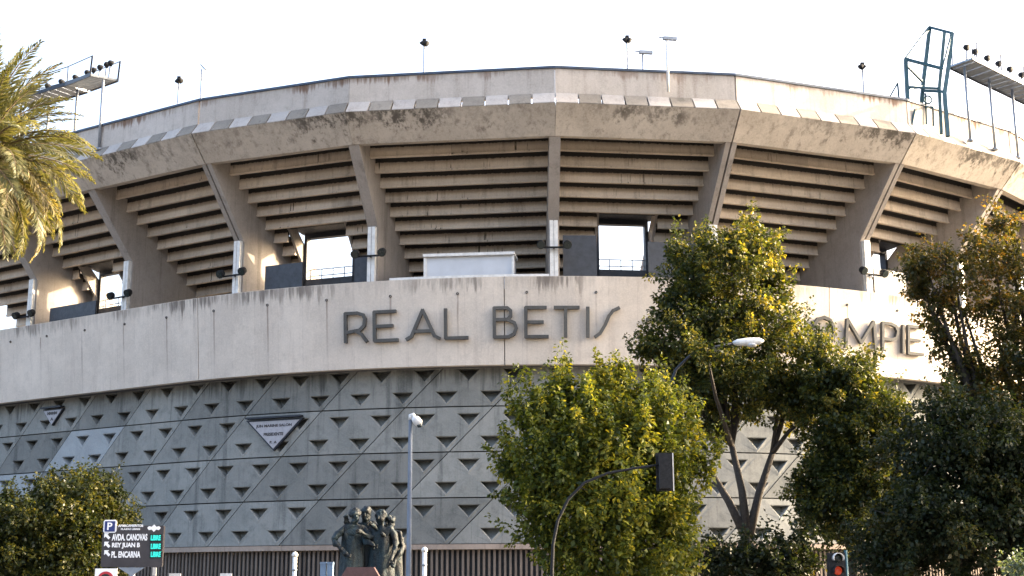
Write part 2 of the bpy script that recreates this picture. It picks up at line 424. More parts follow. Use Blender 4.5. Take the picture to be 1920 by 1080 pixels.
    # fascia nib over the rib
# band wall in cast sections
J = [-1.45, -.988, -.525, -.062, .40, .86, 1.2]
for a, b in zip(J[:-1], J[1:]):
    e = .0006
    ring_extrude('joint_filler', M['backing'], a-.004, a+.004, [(.30,9.46),(.55,12.2),(.50,12.2),(.25,9.46)])
    bd = ring_extrude('band_panel', M['band'], a+e, b-e, [(.588,9.319),(.873,12.606),(.60,12.606),(.60,12.2),(.30,9.45),(.30,9.319)])
    t = a + .03
    while t < b-.02:
        mb = MB(); mb.lathe(PT(t, .80, 12.0), [(.035,0),(.05,.0),(.05,.05),(.035,.05),(.03,-.02)], 10, (TAN(t), Vector((0,0,1)), NRM(t)))
        mb.build('drain_pipe', M['black'], bd); t += .0926
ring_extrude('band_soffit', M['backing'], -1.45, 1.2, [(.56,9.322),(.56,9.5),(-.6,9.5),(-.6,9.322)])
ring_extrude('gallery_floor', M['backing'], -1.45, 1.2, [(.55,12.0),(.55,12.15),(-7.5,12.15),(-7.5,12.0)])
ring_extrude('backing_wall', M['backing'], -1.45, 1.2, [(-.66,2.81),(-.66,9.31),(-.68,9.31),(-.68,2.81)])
ring_extrude('plinth_ledge', M['ledge'], -1.45, 1.2, [(.02,2.62),(.02,2.80),(-.45,2.80),(-.45,2.62)])
# white coping strip and dark screens along the gallery
def strip(name, mat, px0, px1, o, z0, z1, th=.06, parent=stad):
    a, b = th_at(px0, o, (z0+z1)/2), th_at(px1, o, (z0+z1)/2)
    return ring_extrude(name, mat, a, b, [(o,z0),(o,z1),(o-th,z1),(o-th,z0)], parent=parent)
strip('coping_strip', M['white'], 730, 1030, .84, 12.61, 12.70, .2)
for p0, p1, zt in ((496, 566, 13.9), (664, 694, 13.9), (1056, 1119, 14.5), (1216, 1300, 14.3), (1640, 1700, 14.0), (92, 178, 13.6)):
    strip('screen_panel', M['slate'], p0, p1, -.35, 12.16, zt, .05)

# patterned cladding panels with wedge niches, each panel 2 x 2 niches
RW = RAD - .12
ZR0, PITCHZ, SPC = 8.46, .845, 1.70
TH0 = -.1455
def wp(s, z, d): return PT(TH0 + s/RW, -.12 - d, z)
def cladding(s0, ztop, mat):
    "s0: arc position of the first niche of the upper row; ztop: its top edge"
    mb = MB()
    def cell(cx, zt, gl, gr, gt, gb):
        P = lambda u, v, d=0.0: wp(cx+u, zt-v, d)
        vt, vb = -.26+gt, .585-gb
        l = lambda v: -1.0 - v + gl; r = lambda v: .70 - v - gr
        A, B, Cn = (-.445,-.015), (.445,-.015), (0,.475)
        a, b, c = (-.405,.012), (.405,.012), (0,.425)
        fd = .04
        V = [P(l(vt),vt), P(r(vt),vt), P(r(vb),vb), P(l(vb),vb),         # 0-3 corners
             P(*A), P(*B), P(*Cn, -.4*fd),                                    # 4-6 outer lip
             P(*a, .02), P(*b, .02), P(*c, .02),                          # 7-9 inner lip
             P(a[0]*.95, a[1]+.006, .46), P(b[0]*.95, b[1]+.006, .46),    # 10,11 deep edge
             P((l(vb)+r(vb))/2 if False else 0.0-.02, vb, -fd*0) if l(vb) < -.02 < r(vb) else P(r(vb)-.05, vb, 0),  # 12 fold foot
             P(-.66, .24, .012), P(.34, .24, .012), P(0, c[1]-.02, .26)]
        F = [(0,1,5,4),(1,14,5),(14,6,5),(14,2,12,6),(1,2,14),(0,4,13),(4,6,13),(13,6,12,3),(0,13,3),
             (4,5,8,7),(5,6,9,8),(6,4,7,9),(7,8,11,10),(10,11,15),(7,10,15,9),(8,9,15,11)]
        mb.add(V, F)
        return V
    g = .022
    cs = []
    for r in range(2):
        for i in range(2):
            cs.append(cell(s0 - .85*r + SPC*i, ztop - PITCHZ*r, g if i == 0 else 0, g if i == 1 else 0, g if r == 0 else 0, g if r == 1 else 0))
    # edge returns
    loop = [cs[0][0], cs[1][1], cs[3][2], cs[2][3]]
    def back(p):
        q = Vector(p); t = math.atan2(q.x-XC, DFR+RAD-q.y) if True else 0
        return q - NRM(max(t, TL))*.50
    bk = [back(p) for p in loop]
    mb.add(loop+bk, [(0,1,5,4),(1,2,6,5),(2,3,7,6),(3,0,4,7)])
    o = link('cladding_panel', mb.mesh('cladding_panel'), mat, stad)
    return o
pale = {}
def fix_normals(o):
    pass
px_pale = [(150, 815), (35, 985), (560, 985), (420, 860)]
i0, i1 = -10, 9
for r in range(-1, 7, 2):                      # upper niche row index of each panel row
    shift = 0.0 if r % 4 == 3 else 0.0
    for i in range(i0, i1+1):
        s0 = -SPC*.5*(r) + 2*SPC*i
        s0 = s0 + .0
        t = TH0 + s0/RW
        if t < -1.30 or t > 1.1: continue
        q = proj(wp(s0+.4, ZR0-PITCHZ*r-.3, 0))
        m = M['panel']
        if r == 1 and abs(q[0]-135) < 55: m = M['panel_pale']
        if r == 3 and abs(q[0]-20) < 60: m = M['panel_pale']
        cladding(s0, ZR0-PITCHZ*r, m)

# ---------------------------------------------------------------- bar fence under the plinth ledge
fence = empty('bar_fence', PT(0, -.3, 0))
tag(fence, 'rusty brown vertical bar fence below the patterned concrete wall', 'fence')
bm_ = MB(); bm_.box((0,0,0), (.042,.03,1.28)); barme = bm_.mesh('bar'); barme.materials.append(M['bar'])
t = -1.18
while t < .92:
    p = PT(t, -.22, 1.34); o = bpy.data.objects.new('bar', barme); COL.objects.link(o); o.parent = fence
    o.location = p - fence.location; o.rotation_euler = (0, 0, max(t, TL)); t += .0072
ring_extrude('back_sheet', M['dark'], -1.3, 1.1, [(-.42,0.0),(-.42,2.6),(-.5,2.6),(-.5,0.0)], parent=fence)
ring_extrude('bottom_rail', M['bar'], -1.3, 1.1, [(-.20,.12),(-.20,.2),(-.3,.2),(-.3,.12)], parent=fence)

# ---------------------------------------------------------------- lettering on the band
GL = {
 'R': [[(0,0),(0,1),(.55,1),(.8,.93),(.88,.78),(.85,.55),(.65,.40),(0,.33)], [(.5,.36),(.72,.25),(.95,0)]],
 'E': [[(.92,1),(0,1),(0,0),(1,0)], [(0,.5),(.78,.5)]],
 'A': [[(0,0),(.15,.10),(.5,1),(.85,.10),(1,0)], [(.22,.27),(.80,.27)]],
 'L': [[(0,1),(0,0),(1,0)]],
 'B': [[(0,0),(0,1),(.6,1),(.75,.9),(.75,.72),(.6,.6),(0,.6)], [(.6,.6),(.92,.48),(1,.3),(.9,.1),(.65,0),(0,0)]],
 'T': [[(0,1),(1,1)], [(.45,1),(.45,0)]],
 'I': [[(.5,1),(.5,0)]],
 'S': [[(0,0),(.2,.12),(.42,.42),(.58,.72),(.75,.9),(1,1)]],
 '-': [[(0,.62),(1,.62)]],
 'O': [[(.5,1),(.2,.92),(.03,.7),(0,.5),(.05,.25),(.22,.07),(.5,0),(.78,.07),(.95,.25),(1,.5),(.97,.7),(.8,.92),(.5,1)]],
 'M': [[(0,0),(.05,1),(.5,.2),(.92,1),(1,0)]],
 'P': [[(0,0),(0,1),(.55,1),(.85,.93),(1,.75),(.9,.5),(.6,.42),(0,.42)]],
}
LET = [('R',649,690),('E',703,746),('A',763,824),('L',836,877),('B',927,968),('E',986,1027),('T',1040,1085),('I',1095,1109),('S',1116,1160),
       ('-',1213,1252),('B',1296,1340),('A',1362,1432),('L',1462,1503),('O',1524,1562),('M',1584,1640),('P',1653,1681),('I',1684,1698),('E',1701,1728)]
lett = empty('wall_lettering', PT(0, .9, 10.3))
tag(lett, 'dark weathered raised capital letters spelling a name on the pale concrete band', 'lettering')
ZL0, ZL1 = 10.32, 11.40
def band_o(z): return .588 + (z-9.319)/(12.606-9.319)*.285
for ch, a, b in LET:
    ta, tb = th_at(a, .8, 10.9), th_at(b, .8, 10.9)
    W = (tb-ta)*(RAD+.8); H = ZL1-ZL0
    mb = MB()
    for pl in GL[ch]:
        pts = [(x*W, y*H) for x, y in pl]
        for (x0, y0), (x1, y1) in zip(pts[:-1], pts[1:]):
            d = math.hypot(x1-x0, y1-y0); 
            if d < 1e-4: continue
            ux, uy = (x1-x0)/d, (y1-y0)/d; hw = .060; ext = .03
            q = []
            for e, s in ((-ext,-1),(d+ext,-1),(d+ext,1),(-ext,1)):
                q.append((x0+ux*e-uy*hw*s, y0+uy*e+ux*hw*s))
            V = []
            for dd in (.05, .18):
                V += [PT(ta+x/(RAD+.8), band_o(ZL0+y)+dd, ZL0+y) for x, y in q]
            mb.add(V, [(0,1,2,3),(4,7,6,5),(0,4,5,1),(1,5,6,2),(2,6,7,3),(3,7,4,0)])
            xm, ym = (x0+x1)/2, (y0+y1)/2
            tt = ta+xm/(RAD+.8); p = PT(tt, band_o(ZL0+ym), ZL0+ym)
            mb.bar(p, p+NRM(tt)*.06, .03)
    mb.build('letter', M['letter'], lett)

# ---------------------------------------------------------------- text helper
def text_mesh(txt, size, bold=0.0, depth=.004, align='LEFT'):
    c = bpy.data.curves.new('t', 'FONT'); c.body = txt; c.size = size; c.extrude = depth; c.offset = bold
    c.align_x = align; c.resolution_u = 3
    o = bpy.data.objects.new('t', c); COL.objects.link(o)
    bpy.context.view_layer.update()
    me = bpy.data.meshes.new_from_object(o.evaluated_get(bpy.context.evaluated_depsgraph_get()))
    bpy.data.objects.remove(o); bpy.data.curves.remove(c)
    return me
def put_text(name, me, mat, parent, loc, ax):
    "ax: right, up, out vectors in world; bake into world coordinates"
    A = Matrix((ax[0], ax[1], ax[2])).transposed().to_4x4()
    me.transform(Matrix.Translation(loc) @ A); me.materials.clear()
    return link(name, me, mat, parent)
def fit_text(txt, width, height, bold=0.0, depth=.004):
    me = text_mesh(txt, 1.0, bold/max(height, .01)*.28, depth)
    xs = [v.co.x for v in me.vertices]; ys = [v.co.y for v in me.vertices]
    sx, sy = width/(max(xs)-min(xs)), height/(max(ys)-min(ys))
    for v in me.vertices: v.co.x = (v.co.x-min(xs))*sx; v.co.y = (v.co.y-min(ys))*sy
    return me

# triangular plaques set into the wall
def plaque(px0, px1, pytop, pybot, label, lines):
    t0 = th_at((px0+px1)/2, -.1, 7.2)
    pc = PT(t0, -.02, 0); N, T = NRM(t0), TAN(t0)
    Y = pc.y
    zt, zb = at((px0+px1)/2, pytop, Y).z, at((px0+px1)/2, pybot, Y).z
    ta, tb = th_at(px0, -.05, zt), th_at(px1, -.05, zt)
    hw = (tb-ta)*RAD/2; h = zt-zb
    root = empty('wall_plaque', (pc.x, pc.y, zb)); tag(root, label, 'plaque', 'triangular plaques set into the patterned wall')
    def tri(name, mat, s, d0, d1, dz=0.0):
        c = Vector((pc.x, pc.y, zt - h/3))
        P = [(-hw*s, h/3*s), (hw*s, h/3*s), (0, -h*2/3*s)]
        V = [c + T*x + Vector((0,0,y+dz)) + N*d for d in (d0, d1) for x, y in P]
        mb = MB(); mb.add(V, [(2,1,0),(3,4,5),(0,1,4,3),(1,2,5,4),(2,0,3,5)]); return mb.build(name, mat, root)
    tri('plaque_frame', M['frame'], 1.06, -.10, .03); f = tri('plaque_face', M['plaque'], .93, .032, .05, -.02)
    hd = MB(); hd.box(Vector((pc.x, pc.y, zt+.09))+N*.06, (hw*1.02, .12, .035), (T, N, Vector((0,0,1)))); hd.build('hood', M['frame'], root)
    for txt, fy, w, hh in lines:
        me = fit_text(txt, w*hw*2, hh*h, .02)
        put_text('inscription', me, M['board'], f, Vector((pc.x, pc.y, zt-fy*h)) - T*(w*hw) + N*.055, (T, Vector((0,0,1)), N))
plaque(466, 567, 787, 843, 'larger pale triangular plaque with dark lettering on the patterned wall',
       [('JUN MARINE SALON', .27, .66, .12), ('PRESIDENTE', .54, .36, .11), ('P.  A', .80, .13, .09)])
plaque(80, 116, 768, 797, 'small pale triangular plaque high on the wall near the palm', [('MMMM', .34, .5, .2), ('A', .72, .16, .2)])

# ---------------------------------------------------------------- cabin on the gallery
a0, a1 = th_at(797, .15, 13), th_at(962, .15, 13)
p0, p1 = PT(a0, .15, 12.16), PT(a1, .15, 12.16); T = (p1-p0).normalized(); N = Vector((T.y, -T.x, 0)); W = (p1-p0).length
cab = empty('gallery_cabin', p0.lerp(p1, .5)); tag(cab, 'long pale grey box cabin on the gallery above the pale band', 'cabin')
mb = MB(); mb.box(p0.lerp(p1, .5)-N*.5+Vector((0,0,.72)), (W/2, .5, .72), (T, N, Vector((0,0,1)))); mb.build('cabin_body', M['cabin'], cab)
mb = MB(); mb.box(p0.lerp(p1, .5)-N*.46+Vector((0,0,1.50)), (W/2+.07, .6, .055), (T, N, Vector((0,0,1)))); mb.build('cabin_roof', M['white'], cab)
for u in (0.0, 1.0):
    mb = MB(); mb.box(p0.lerp(p1, u)+N*.02+Vector((0,0,.72)), (.05, .03, .72), (T, N, Vector((0,0,1)))); mb.build('corner_post', M['white'], cab)

# ---------------------------------------------------------------- lamps on the rib posts
def post_lamp(j, label, z=13.4, spread=.55):
    N, T = NRM(RIB[j]), TAN(RIB[j]); c = PT(RIB[j], .32, z); Zv = Vector((0,0,1))
    r = empty('post_floodlight', c); tag(r, label, 'floodlight', 'paired floodlights on the rib posts')
    mb = MB(); mb.bar(c-T*spread, c+T*spread, .06); mb.bar(c-N*.2, c, .06); mb.build('cross_arm', M['black'], r)
    for s in (-1, 1):
        p = c+T*(spread*s)+N*.12+Zv*.10; ax2 = (N*.85-Zv*.53).normalized(); ax3 = T.cross(ax2)
        mb = MB(); mb.lathe(p, [(.06,-.18),(.14,-.10),(.17,.08),(.17,.12)], 10, (T, ax3, ax2)); h = mb.build('lamp_head', M['black'], r, True)
        mb = MB(); mb.lathe(p+ax2*.121, [(.15,0),(.15,.012)], 10, (T, ax3, ax2)); mb.build('lamp_glass', M['lens_dark'], h)
post_lamp(1, 'pair of dark floodlights on the rib post at the far left edge', 13.2)
post_lamp(2, 'pair of dark floodlights on the rib post beside the palm fronds', 13.35)
post_lamp(3, 'pair of dark floodlights on the rib post left of the open gangway window', 13.5)
post_lamp(4, 'pair of dark floodlights on the rib post left of the grey cabin', 13.75)
post_lamp(5, 'pair of dark floodlights on the middle rib post right of the grey cabin', 13.85, .5)
post_lamp(7, 'pair of dark floodlights on the sunlit rib post between the right trees', 13.5)

# ---------------------------------------------------------------- lamps along the rim
def rim_lamp(px, pyhead, label, kind, o=1.6, pybase=None, r=.035, mat='galv'):
    t = th_at(px, o, 20.6); p = PT(t, o, 0); Y = p.y
    zt = at(px, pyhead, Y).z; base = 18.41 if pybase is None else at(px, pybase, Y).z
    b = PT(t, o, base); top = Vector((b.x, b.y, zt)); N, T = NRM(t), TAN(t); Zv = Vector((0,0,1))
    e = empty('rim_lamp', b); tag(e, label, 'lamp', 'small lamps along the stadium rim')
    mb = MB(); mb.tube([b, top], r, 8); mb.build('lamp_pole', M[mat], e, True)
    if kind == 'flood':
        for s in (-1, 1):
            ax2 = (N*.45*s*.4+T*.5*s-Zv*.55).normalized(); x = ax2.cross(Zv).normalized(); y = ax2.cross(x)
            c = top+T*(.06*s)+Zv*.02
            mb = MB(); mb.lathe(c, [(.03,-.13),(.08,-.08),(.125,.04),(.125,.07)], 10, (x, y, ax2)); mb.build('lamp_head', M['black'], e, True)
        mb = MB(); mb.box(top+Zv*.10, (.07,.07,.09)); mb.build('control_box', M['black'], e)
    elif kind == 'camera':
        c = top+T*.12; mb = MB(); mb.box(c, (.26,.07,.06), (T, N, Zv)); mb.build('camera_body', M['galv'], e)
        mb = MB(); mb.bar(top+T*-.3+Zv*.03, top+T*.1+Zv*.0, .04); mb.build('bracket', M['galv'], e)
    elif kind == 'slant':
        mb = MB(); mb.bar(top+T*-.05+Zv*.22, top+T*.2-Zv*.05, .11, .06); mb.build('lamp_head', M['galv'], e)
rim_lamp(333, 152, 'twin dark floodlight on a thin pole above the left rim', 'flood')
rim_lamp(376, 130, 'slim tilted lamp on a thin pole at the left rim', 'slant', 1.8)
rim_lamp(795, 82, 'dark floodlight on a thin pole above the rim left of centre', 'flood')
rim_lamp(1177, 76, 'dark floodlight on a thin pole above the rim right of centre', 'flood')
rim_lamp(1206, 98, 'short camera pole between the dark floodlight and the white rim post', 'camera', 1.4)
rim_lamp(1251, 72, 'tall white pole with a small camera fixed outside the rim parapet', 'camera', 2.98, 172, .05, 'white')
rim_lamp(1620, 126, 'dark floodlight on a thin pole near the teal steel frame', 'flood')

# ---------------------------------------------------------------- lighting gantries
def gantry(label, posts, zt_px, lamps, ext, inner=.0):
    P = []
    for px, pyb, pyt, o in posts:
        t = th_at(px, o, 20.0); b = PT(t, o, 0); zb = at(px, pyb, b.y).z; zt = at(px, pyt, b.y).z
        P.append((Vector((b.x, b.y, zb)), Vector((b.x, b.y, zt)), t))
    e = empty('lighting_gantry', P[0][0]); tag(e, label, 'gantry', 'lighting gantries above the rim')
    for b, t, _ in P:
        mb = MB(); mb.tube([b, t], .06, 8); mb.box(b+Vector((0,0,.05)), (.12,.12,.05)); mb.build('gantry_post', M['galv'], e, True)
    tops = [t for _, t, _ in P]
    d0 = (tops[0]-tops[1]).normalized(); d1 = (tops[-1]-tops[-2]).normalized()
    path = [tops[0]+d0*ext] + tops + [tops[-1]+d1*ext]
    n = 0
    for a, b in zip(path[:-1], path[1:]):
        L = (b-a).length; T = (b-a).normalized(); S = T.cross(Vector((0,0,1))).normalized(); U = S.cross(T)
        k = max(1, int(L/.45))
        for i in range(k):
            c = a.lerp(b, (i+.5)/k)
            mb = MB(); mb.box(c+U*.1, (L/k/2-.04, .55, .04), (T, S, U)); mb.build('deck_plank', M['galv'], e)
        for s in (-1, 1):
            for nm, p_, q_, w_, d_ in (('edge_beam', a+S*(.58*s)+U*.1, b+S*(.58*s)+U*.1, .05, .16), ('hand_rail', a+S*(.58*s)+U*.9, b+S*(.58*s)+U*.9, .03, .03), ('rail_post', a+S*(.58*s)+U*.15, a+S*(.58*s)+U*.9, .035, .035)):
                mb = MB(); mb.bar(p_, q_, w_, d_); mb.build(nm, M['frame'], e)
        kk = max(1, int(round(L/lamps)))
        for i in range(kk):
            c = a.lerp(b, (i+.5)/kk)+U*.75+S*.2
            mb = MB(); mb.lathe(c, [(.06,-.12),(.11,-.07),(.14,.06),(.14,.09)], 10, (T, (S*.4+U*.9).normalized(), (S*.9-U*.4).normalized())); mb.build('floodlight', M['black'], e, True)
            mb = MB(); mb.bar(c-U*.65, c-U*.1, .05); mb.build('lamp_stem', M['galv'], e)
gantry('lighting gantry on tall poles behind the palm at the left rim', [(188,282,150,2.9),(137,262,168,1.2),(84,300,184,1.2),(30,330,198,1.2)], 0, 1.1, .12)
gantry('lighting gantry on tall poles at the far right rim', [(1816,266,125,3.0),(1862,282,148,3.0),(1905,298,168,3.0),(1950,318,190,3.0),(1990,338,212,3.0)], 0, .9, .3)

# ---------------------------------------------------------------- teal steel frame and bracket
b0 = at(1740, 250, 50.2)
tf = empty('steel_frame', b0); tag(tf, 'tall teal steel lattice frame standing on the right rim', 'frame')
def member(name, pts, w=.11):
    mb = MB()
    for a, b in zip(pts[:-1], pts[1:]): mb.bar(a, b, w)
    return mb.build(name, M['teal'], tf)
A_, B_, C_ = at(1743,51,51.3), at(1785,62,50.3), at(1698,111,50.4)
A2, C2 = at(1771,59,50.9), at(1768,129,49.9)
member('frame_leg', [C_, at(1700.5,165,50.4), at(1705,240,50.3)], .14)
member('frame_leg', [A_, at(1737,105,51.2), at(1731,155,51.1), at(1723,244,51.0)], .14)
member('frame_leg', [A2, at(1761,165,50.4), at(1765,251,50.0)], .11)
member('frame_leg', [B_, at(1779,120,50.1), at(1771,175,49.9), at(1777,256,49.6)], .14)
member('frame_strut', [C_, A_]); member('frame_strut', [A_, B_]); member('frame_strut', [C_, C2])
member('frame_strut', [C2, B_], .08); member('frame_strut', [at(1700,122,50.4), at(1730,153,51.1)], .09)
member('frame_strut', [at(1702,165,50.4), at(1729,163,51.1)]); member('frame_strut', [at(1729,170,51.1), at(1771,172,49.9)])
member('frame_strut', [at(1702,163,50.4), at(1760,166,50.4)], .08); member('frame_strut', [at(1715,205,50.3), at(1708,240,50.3)], .07)
member('hanger', [at(1735,175,50.8), at(1737,233,50.7)], .06); member('hanger', [at(1749,200,50.5), at(1750,236,50.4)], .06); member('hanger', [at(1735,200,50.7), at(1750,201,50.5)], .06)
mb = MB(); c = at(1740,187,50.7); mb.tube([c+Vector((.16*math.cos(q), 0, .16*math.sin(q))) for q in np.linspace(0, 2*math.pi, 17)], .035, 6); mb.build('pulley_wheel', M['teal'], tf)
bk = empty('rim_bracket', at(1678,190,50.6)); tag(bk, 'small triangular steel bracket on the rim beside the teal frame', 'bracket')
mb = MB(); mb.bar(at(1666,186,50.6), at(1683,156,50.6), .06); mb.bar(at(1683,156,50.6), at(1686,190,50.6), .06); mb.build('bracket_bar', M['teal'], bk)

# ---------------------------------------------------------------- street furniture
Zv = Vector((0,0,1)); Xv = Vector((1,0,0)); OUT = Vector((0,-1,0))
def ground_pole(name, top, r0, r1, mat, parent, n=10):
    mb = MB(); mb.tube([(top.x, top.y, 0), (top.x, top.y, .25), (top.x, top.y, .27), top], [r0*1.6, r0*1.6, r0, r1], n); return mb.build(name, M[mat], parent, True)
# camera pole in front of the wall
top = at(770, 783, 30); e = empty('camera_pole', (top.x, top.y, 0)); tag(e, 'slim grey pole with a white dome camera before the patterned wall', 'camera pole')
ground_pole('pole', top, .062, .045, 'polegrey', e)
c = at(779, 789, 29.95)
mb = MB(); mb.tube([top-Zv*.05, top+Zv*.05, top+Vector((.05,-.02,.07)), c+Zv*.03], [.05,.05,.045,.05], 8); mb.build('bracket', M['white'], e, True)
mb = MB(); mb.tube([c+Vector((-.07,0,.06)), c+Vector((0,0,.03)), c+Vector((.08,0,-.05)), c+Vector((.11,0,-.09))], [.05,.10,.10,.07], 10); cb = mb.build('camera_head', M['white'], e, True)
mb = MB(); mb.tube([c+Vector((.09,-.02,-.09)), c+Vector((.10,-.02,-.15))], [.07,.045], 10); mb.build('camera_dome', M['lens_dark'], cb, True)
# white posts
for px, py, label in ((553, 1038, 'white painted post before the bar fence left of the statue'), (796, 1029, 'white painted post before the bar fence right of the camera pole')):
    top = at(px, py, 38); e = empty('white_post', (top.x, top.y, 0)); tag(e, label, 'post', 'white posts before the fence')
    mb = MB(); mb.tube([(top.x,top.y,0), (top.x,top.y,top.z-.06)], .062, 10); mb.build('shaft', M['white'], e, True)
    mb = MB(); mb.lathe((top.x,top.y,top.z-.06), [(.08,-.02),(.09,.03),(.06,.09),(.02,.11)], 10); mb.build('cap', M['white'], e, True)
    mb = MB(); mb.lathe((top.x,top.y,top.z-.45), [(.068,-.03),(.075,-.02),(.075,.02),(.068,.03)], 10); mb.build('collar', M['galv'], e, True)
# blue grey panels beside the statue
for px, label in ((607, 'left one of two narrow blue grey cabinets beside the statue'), (620, 'right one of two narrow blue grey cabinets beside the statue')):
    c = at(px, 1051, 37); e = empty('utility_cabinet', (c.x, c.y, 0)); tag(e, label, 'cabinet', 'narrow cabinets beside the statue')
    mb = MB(); mb.box((c.x, c.y, c.z/2-.05), (.075, .12, c.z/2-.05)); mb.build('cabinet_body', M['blue_box'], e)
    mb = MB(); mb.box((c.x, c.y, c.z-.07), (.085, .14, .03)); mb.build('cabinet_lid', M['blue_box'], e)
# parking guidance sign
YS = 29.0
tl, br = at(196, 985, YS), at(305, 1064, YS); W, H = br.x-tl.x, tl.z-br.z
e = empty('parking_sign', ((tl.x+br.x)/2, YS, 0)); tag(e, 'dark parking guidance board with white place names and cyan displays', 'sign')
def sgn(px, py, d=.0): q = at(px, py, YS); return Vector((q.x, YS-.05-d, q.z))
def plate(name, mat, x0, y0, x1, y1, d0, d1, parent, bev=0.0):
    a, b = sgn(x0, y0), sgn(x1, y1); mb = MB()
    w, h = abs(b.x-a.x)/2, abs(a.z-b.z)/2; c = (a+b)/2; ch = bev
    P = [(-w+ch,-h),(w-ch,-h),(w,-h+ch),(w,h-ch),(w-ch,h),(-w+ch,h),(-w,h-ch),(-w,-h+ch)] if ch else [(-w,-h),(w,-h),(w,h),(-w,h)]
    n = len(P); V = [Vector((c.x+x, YS-.05-d, c.z+z)) for d in (d0, d1) for x, z in P]
    mb.add(V, [tuple(range(n))[::-1], tuple(range(n, 2*n))]+[(i, (i+1) % n, (i+1) % n+n, i+n) for i in range(n)])
    return mb.build(name, mat, parent)
board = plate('board', M['board'], 194.5, 986, 304.5, 1063, -.12, 0.0, e, .02)
pw = plate('parking_badge', M['print_white'], 196.5, 975, 219.5, 999, .003, .02, e, .03); pb = plate('badge_field', M['print_blue'], 199, 977.5, 217, 997, .022, .028, pw)
def stext(name, txt, x0, y0, x1, y1, mat, parent, bold=.012, d=.006):
    a, b = sgn(x0, y1), sgn(x1, y0)
    me = fit_text(txt, b.x-a.x, b.z-a.z, bold); put_text(name, me, M[mat], parent, Vector((a.x, YS-.05-d, a.z)), (Xv, Zv, OUT))
stext('letter', 'P', 203, 980, 213, 994, 'print_white', pw, .012, .034)
stext('heading', 'APARCAMIENTOS', 223, 983.5, 270, 988.5, 'print_white', board, .006)
stext('heading', 'PLAZAS LIBRES', 228, 990.5, 264, 994, 'print_white', board, .004)
stext('place_name', 'AVDA. CANOVAS', 211, 1001, 278, 1014, 'print_white', board, .018)
stext('place_name', 'REY JUAN B', 211, 1017.5, 264, 1029, 'print_white', board, .018)
stext('place_name', 'PL. ENCARNA', 210, 1033.5, 265, 1046, 'print_white', board, .018)
for y in (1006, 1022, 1038):                      # arrows pointing up left
    a = sgn(203, y); k = .07; mb = MB()
    P = [(-1,1),(.45,1),(.0,.55),(.9,-.35),(.35,-.9),(-.55,0),(-1,.45+-.9)]
    V = [Vector((a.x+x*k, YS-.05-d, a.z+z*k)) for d in (.004,.009) for x, z in P]; n = len(P)
    mb.add(V, [tuple(range(n)), tuple(range(n, 2*n))[::-1]]+[(i, (i+1) % n, (i+1) % n+n, i+n) for i in range(n)]); mb.build('arrow', M['print_white'], board)
for y in (1002, 1018, 1033):
    dp = plate('display', M['lens_dark'], 282.5, y-.5, 304, y+13.5, .003, .012, e); stext('display_text', 'LIBRE', 284, y+1.5, 303, y+11.5, 'led', dp, .02, .016)
mb = MB(); c = sgn(290, 991); k = .012                # emblem of the city over the displays
P = [(-12,1),(-9,4),(-4,3),(0,7),(4,3),(9,4),(12,1),(9,-3),(4,-2),(0,-6),(-4,-2),(-9,-3)]; n = len(P)
V = [Vector((c.x+x*k, YS-.05-d, c.z+z*k)) for d in (.004,.009) for x, z in P]
mb.add(V, [tuple(range(n))[::-1], tuple(range(n, 2*n))]+[(i, (i+1) % n, (i+1) % n+n, i+n) for i in range(n)]); mb.build('emblem', M['print_white'], board)
mb = MB(); c = at(247, 1072, YS); mb.tube([(c.x, YS+.03, 0), (c.x, YS+.03, c.z+.3)], .07, 10)
mb.build('sign_post', M['galv'], e, True)
mb = MB(); g0, g1, g2 = at(222, 1064, YS), at(272, 1064, YS), at(247, 1080, YS)
V = [Vector((q.x, YS+d, q.z)) for d in (-.04, .0) for q in (g0, g1, g2)]; mb.add(V, [(0,2,1),(3,4,5),(0,1,4,3),(1,2,5,4),(2,0,3,5)]); mb.build('gusset', M['galv'], e)
# no-entry style square sign at the lower left
a, b = at(179, 1066, 27), at(220, 1066, 27); w = (b.x-a.x)/2; c = Vector(((a.x+b.x)/2, 27, a.z-w))
e = empty('square_sign', (c.x, 27, 0)); tag(e, 'white square road sign with a red ring below the parking board', 'sign')
mb = MB(); mb.box(c, (w, .015, w)); p = mb.build('sign_plate', M['print_white'], e)
mb = MB(); mb.lathe(c+OUT*.017, [(w*.74,0),(w*.74,.004),(w*.52,.004),(w*.52,0)], 28, (Xv, Zv, OUT)); mb.build('red_ring', M['print_red'], p)
mb = MB(); mb.lathe(c+OUT*.022, [(w*.52,0),(w*.52,.004)], 24, (Xv, Zv, OUT)); mb.build('blue_disc', M['lens_dark'], p)
mb = MB(); mb.tube([(c.x, 27.05, 0), (c.x, 27.05, c.z+w*.8)], .03, 8); mb.build('sign_post', M['galv'], e, True)
# two low white plates in front of the fence
for px, w2, label in ((290, .04, 'slim white stake right of the parking board'), (328, .13, 'low white plate on a stake near the parking board'), (424, .13, 'low white plate on a stake midway to the statue')):
    c = at(px, 1075 if px > 300 else 1064, 30); e = empty('low_sign', (c.x, 30, 0)); tag(e, label, 'sign', 'low white plates before the fence')
    mb = MB(); mb.box((c.x, 30, c.z-.09), (w2, .012, .09)); mb.build('plate', M['white'], e)
    mb = MB(); mb.tube([(c.x,30.03,0), (c.x,30.03,c.z-.05)], .02, 8); mb.build('stake', M['galv'], e)
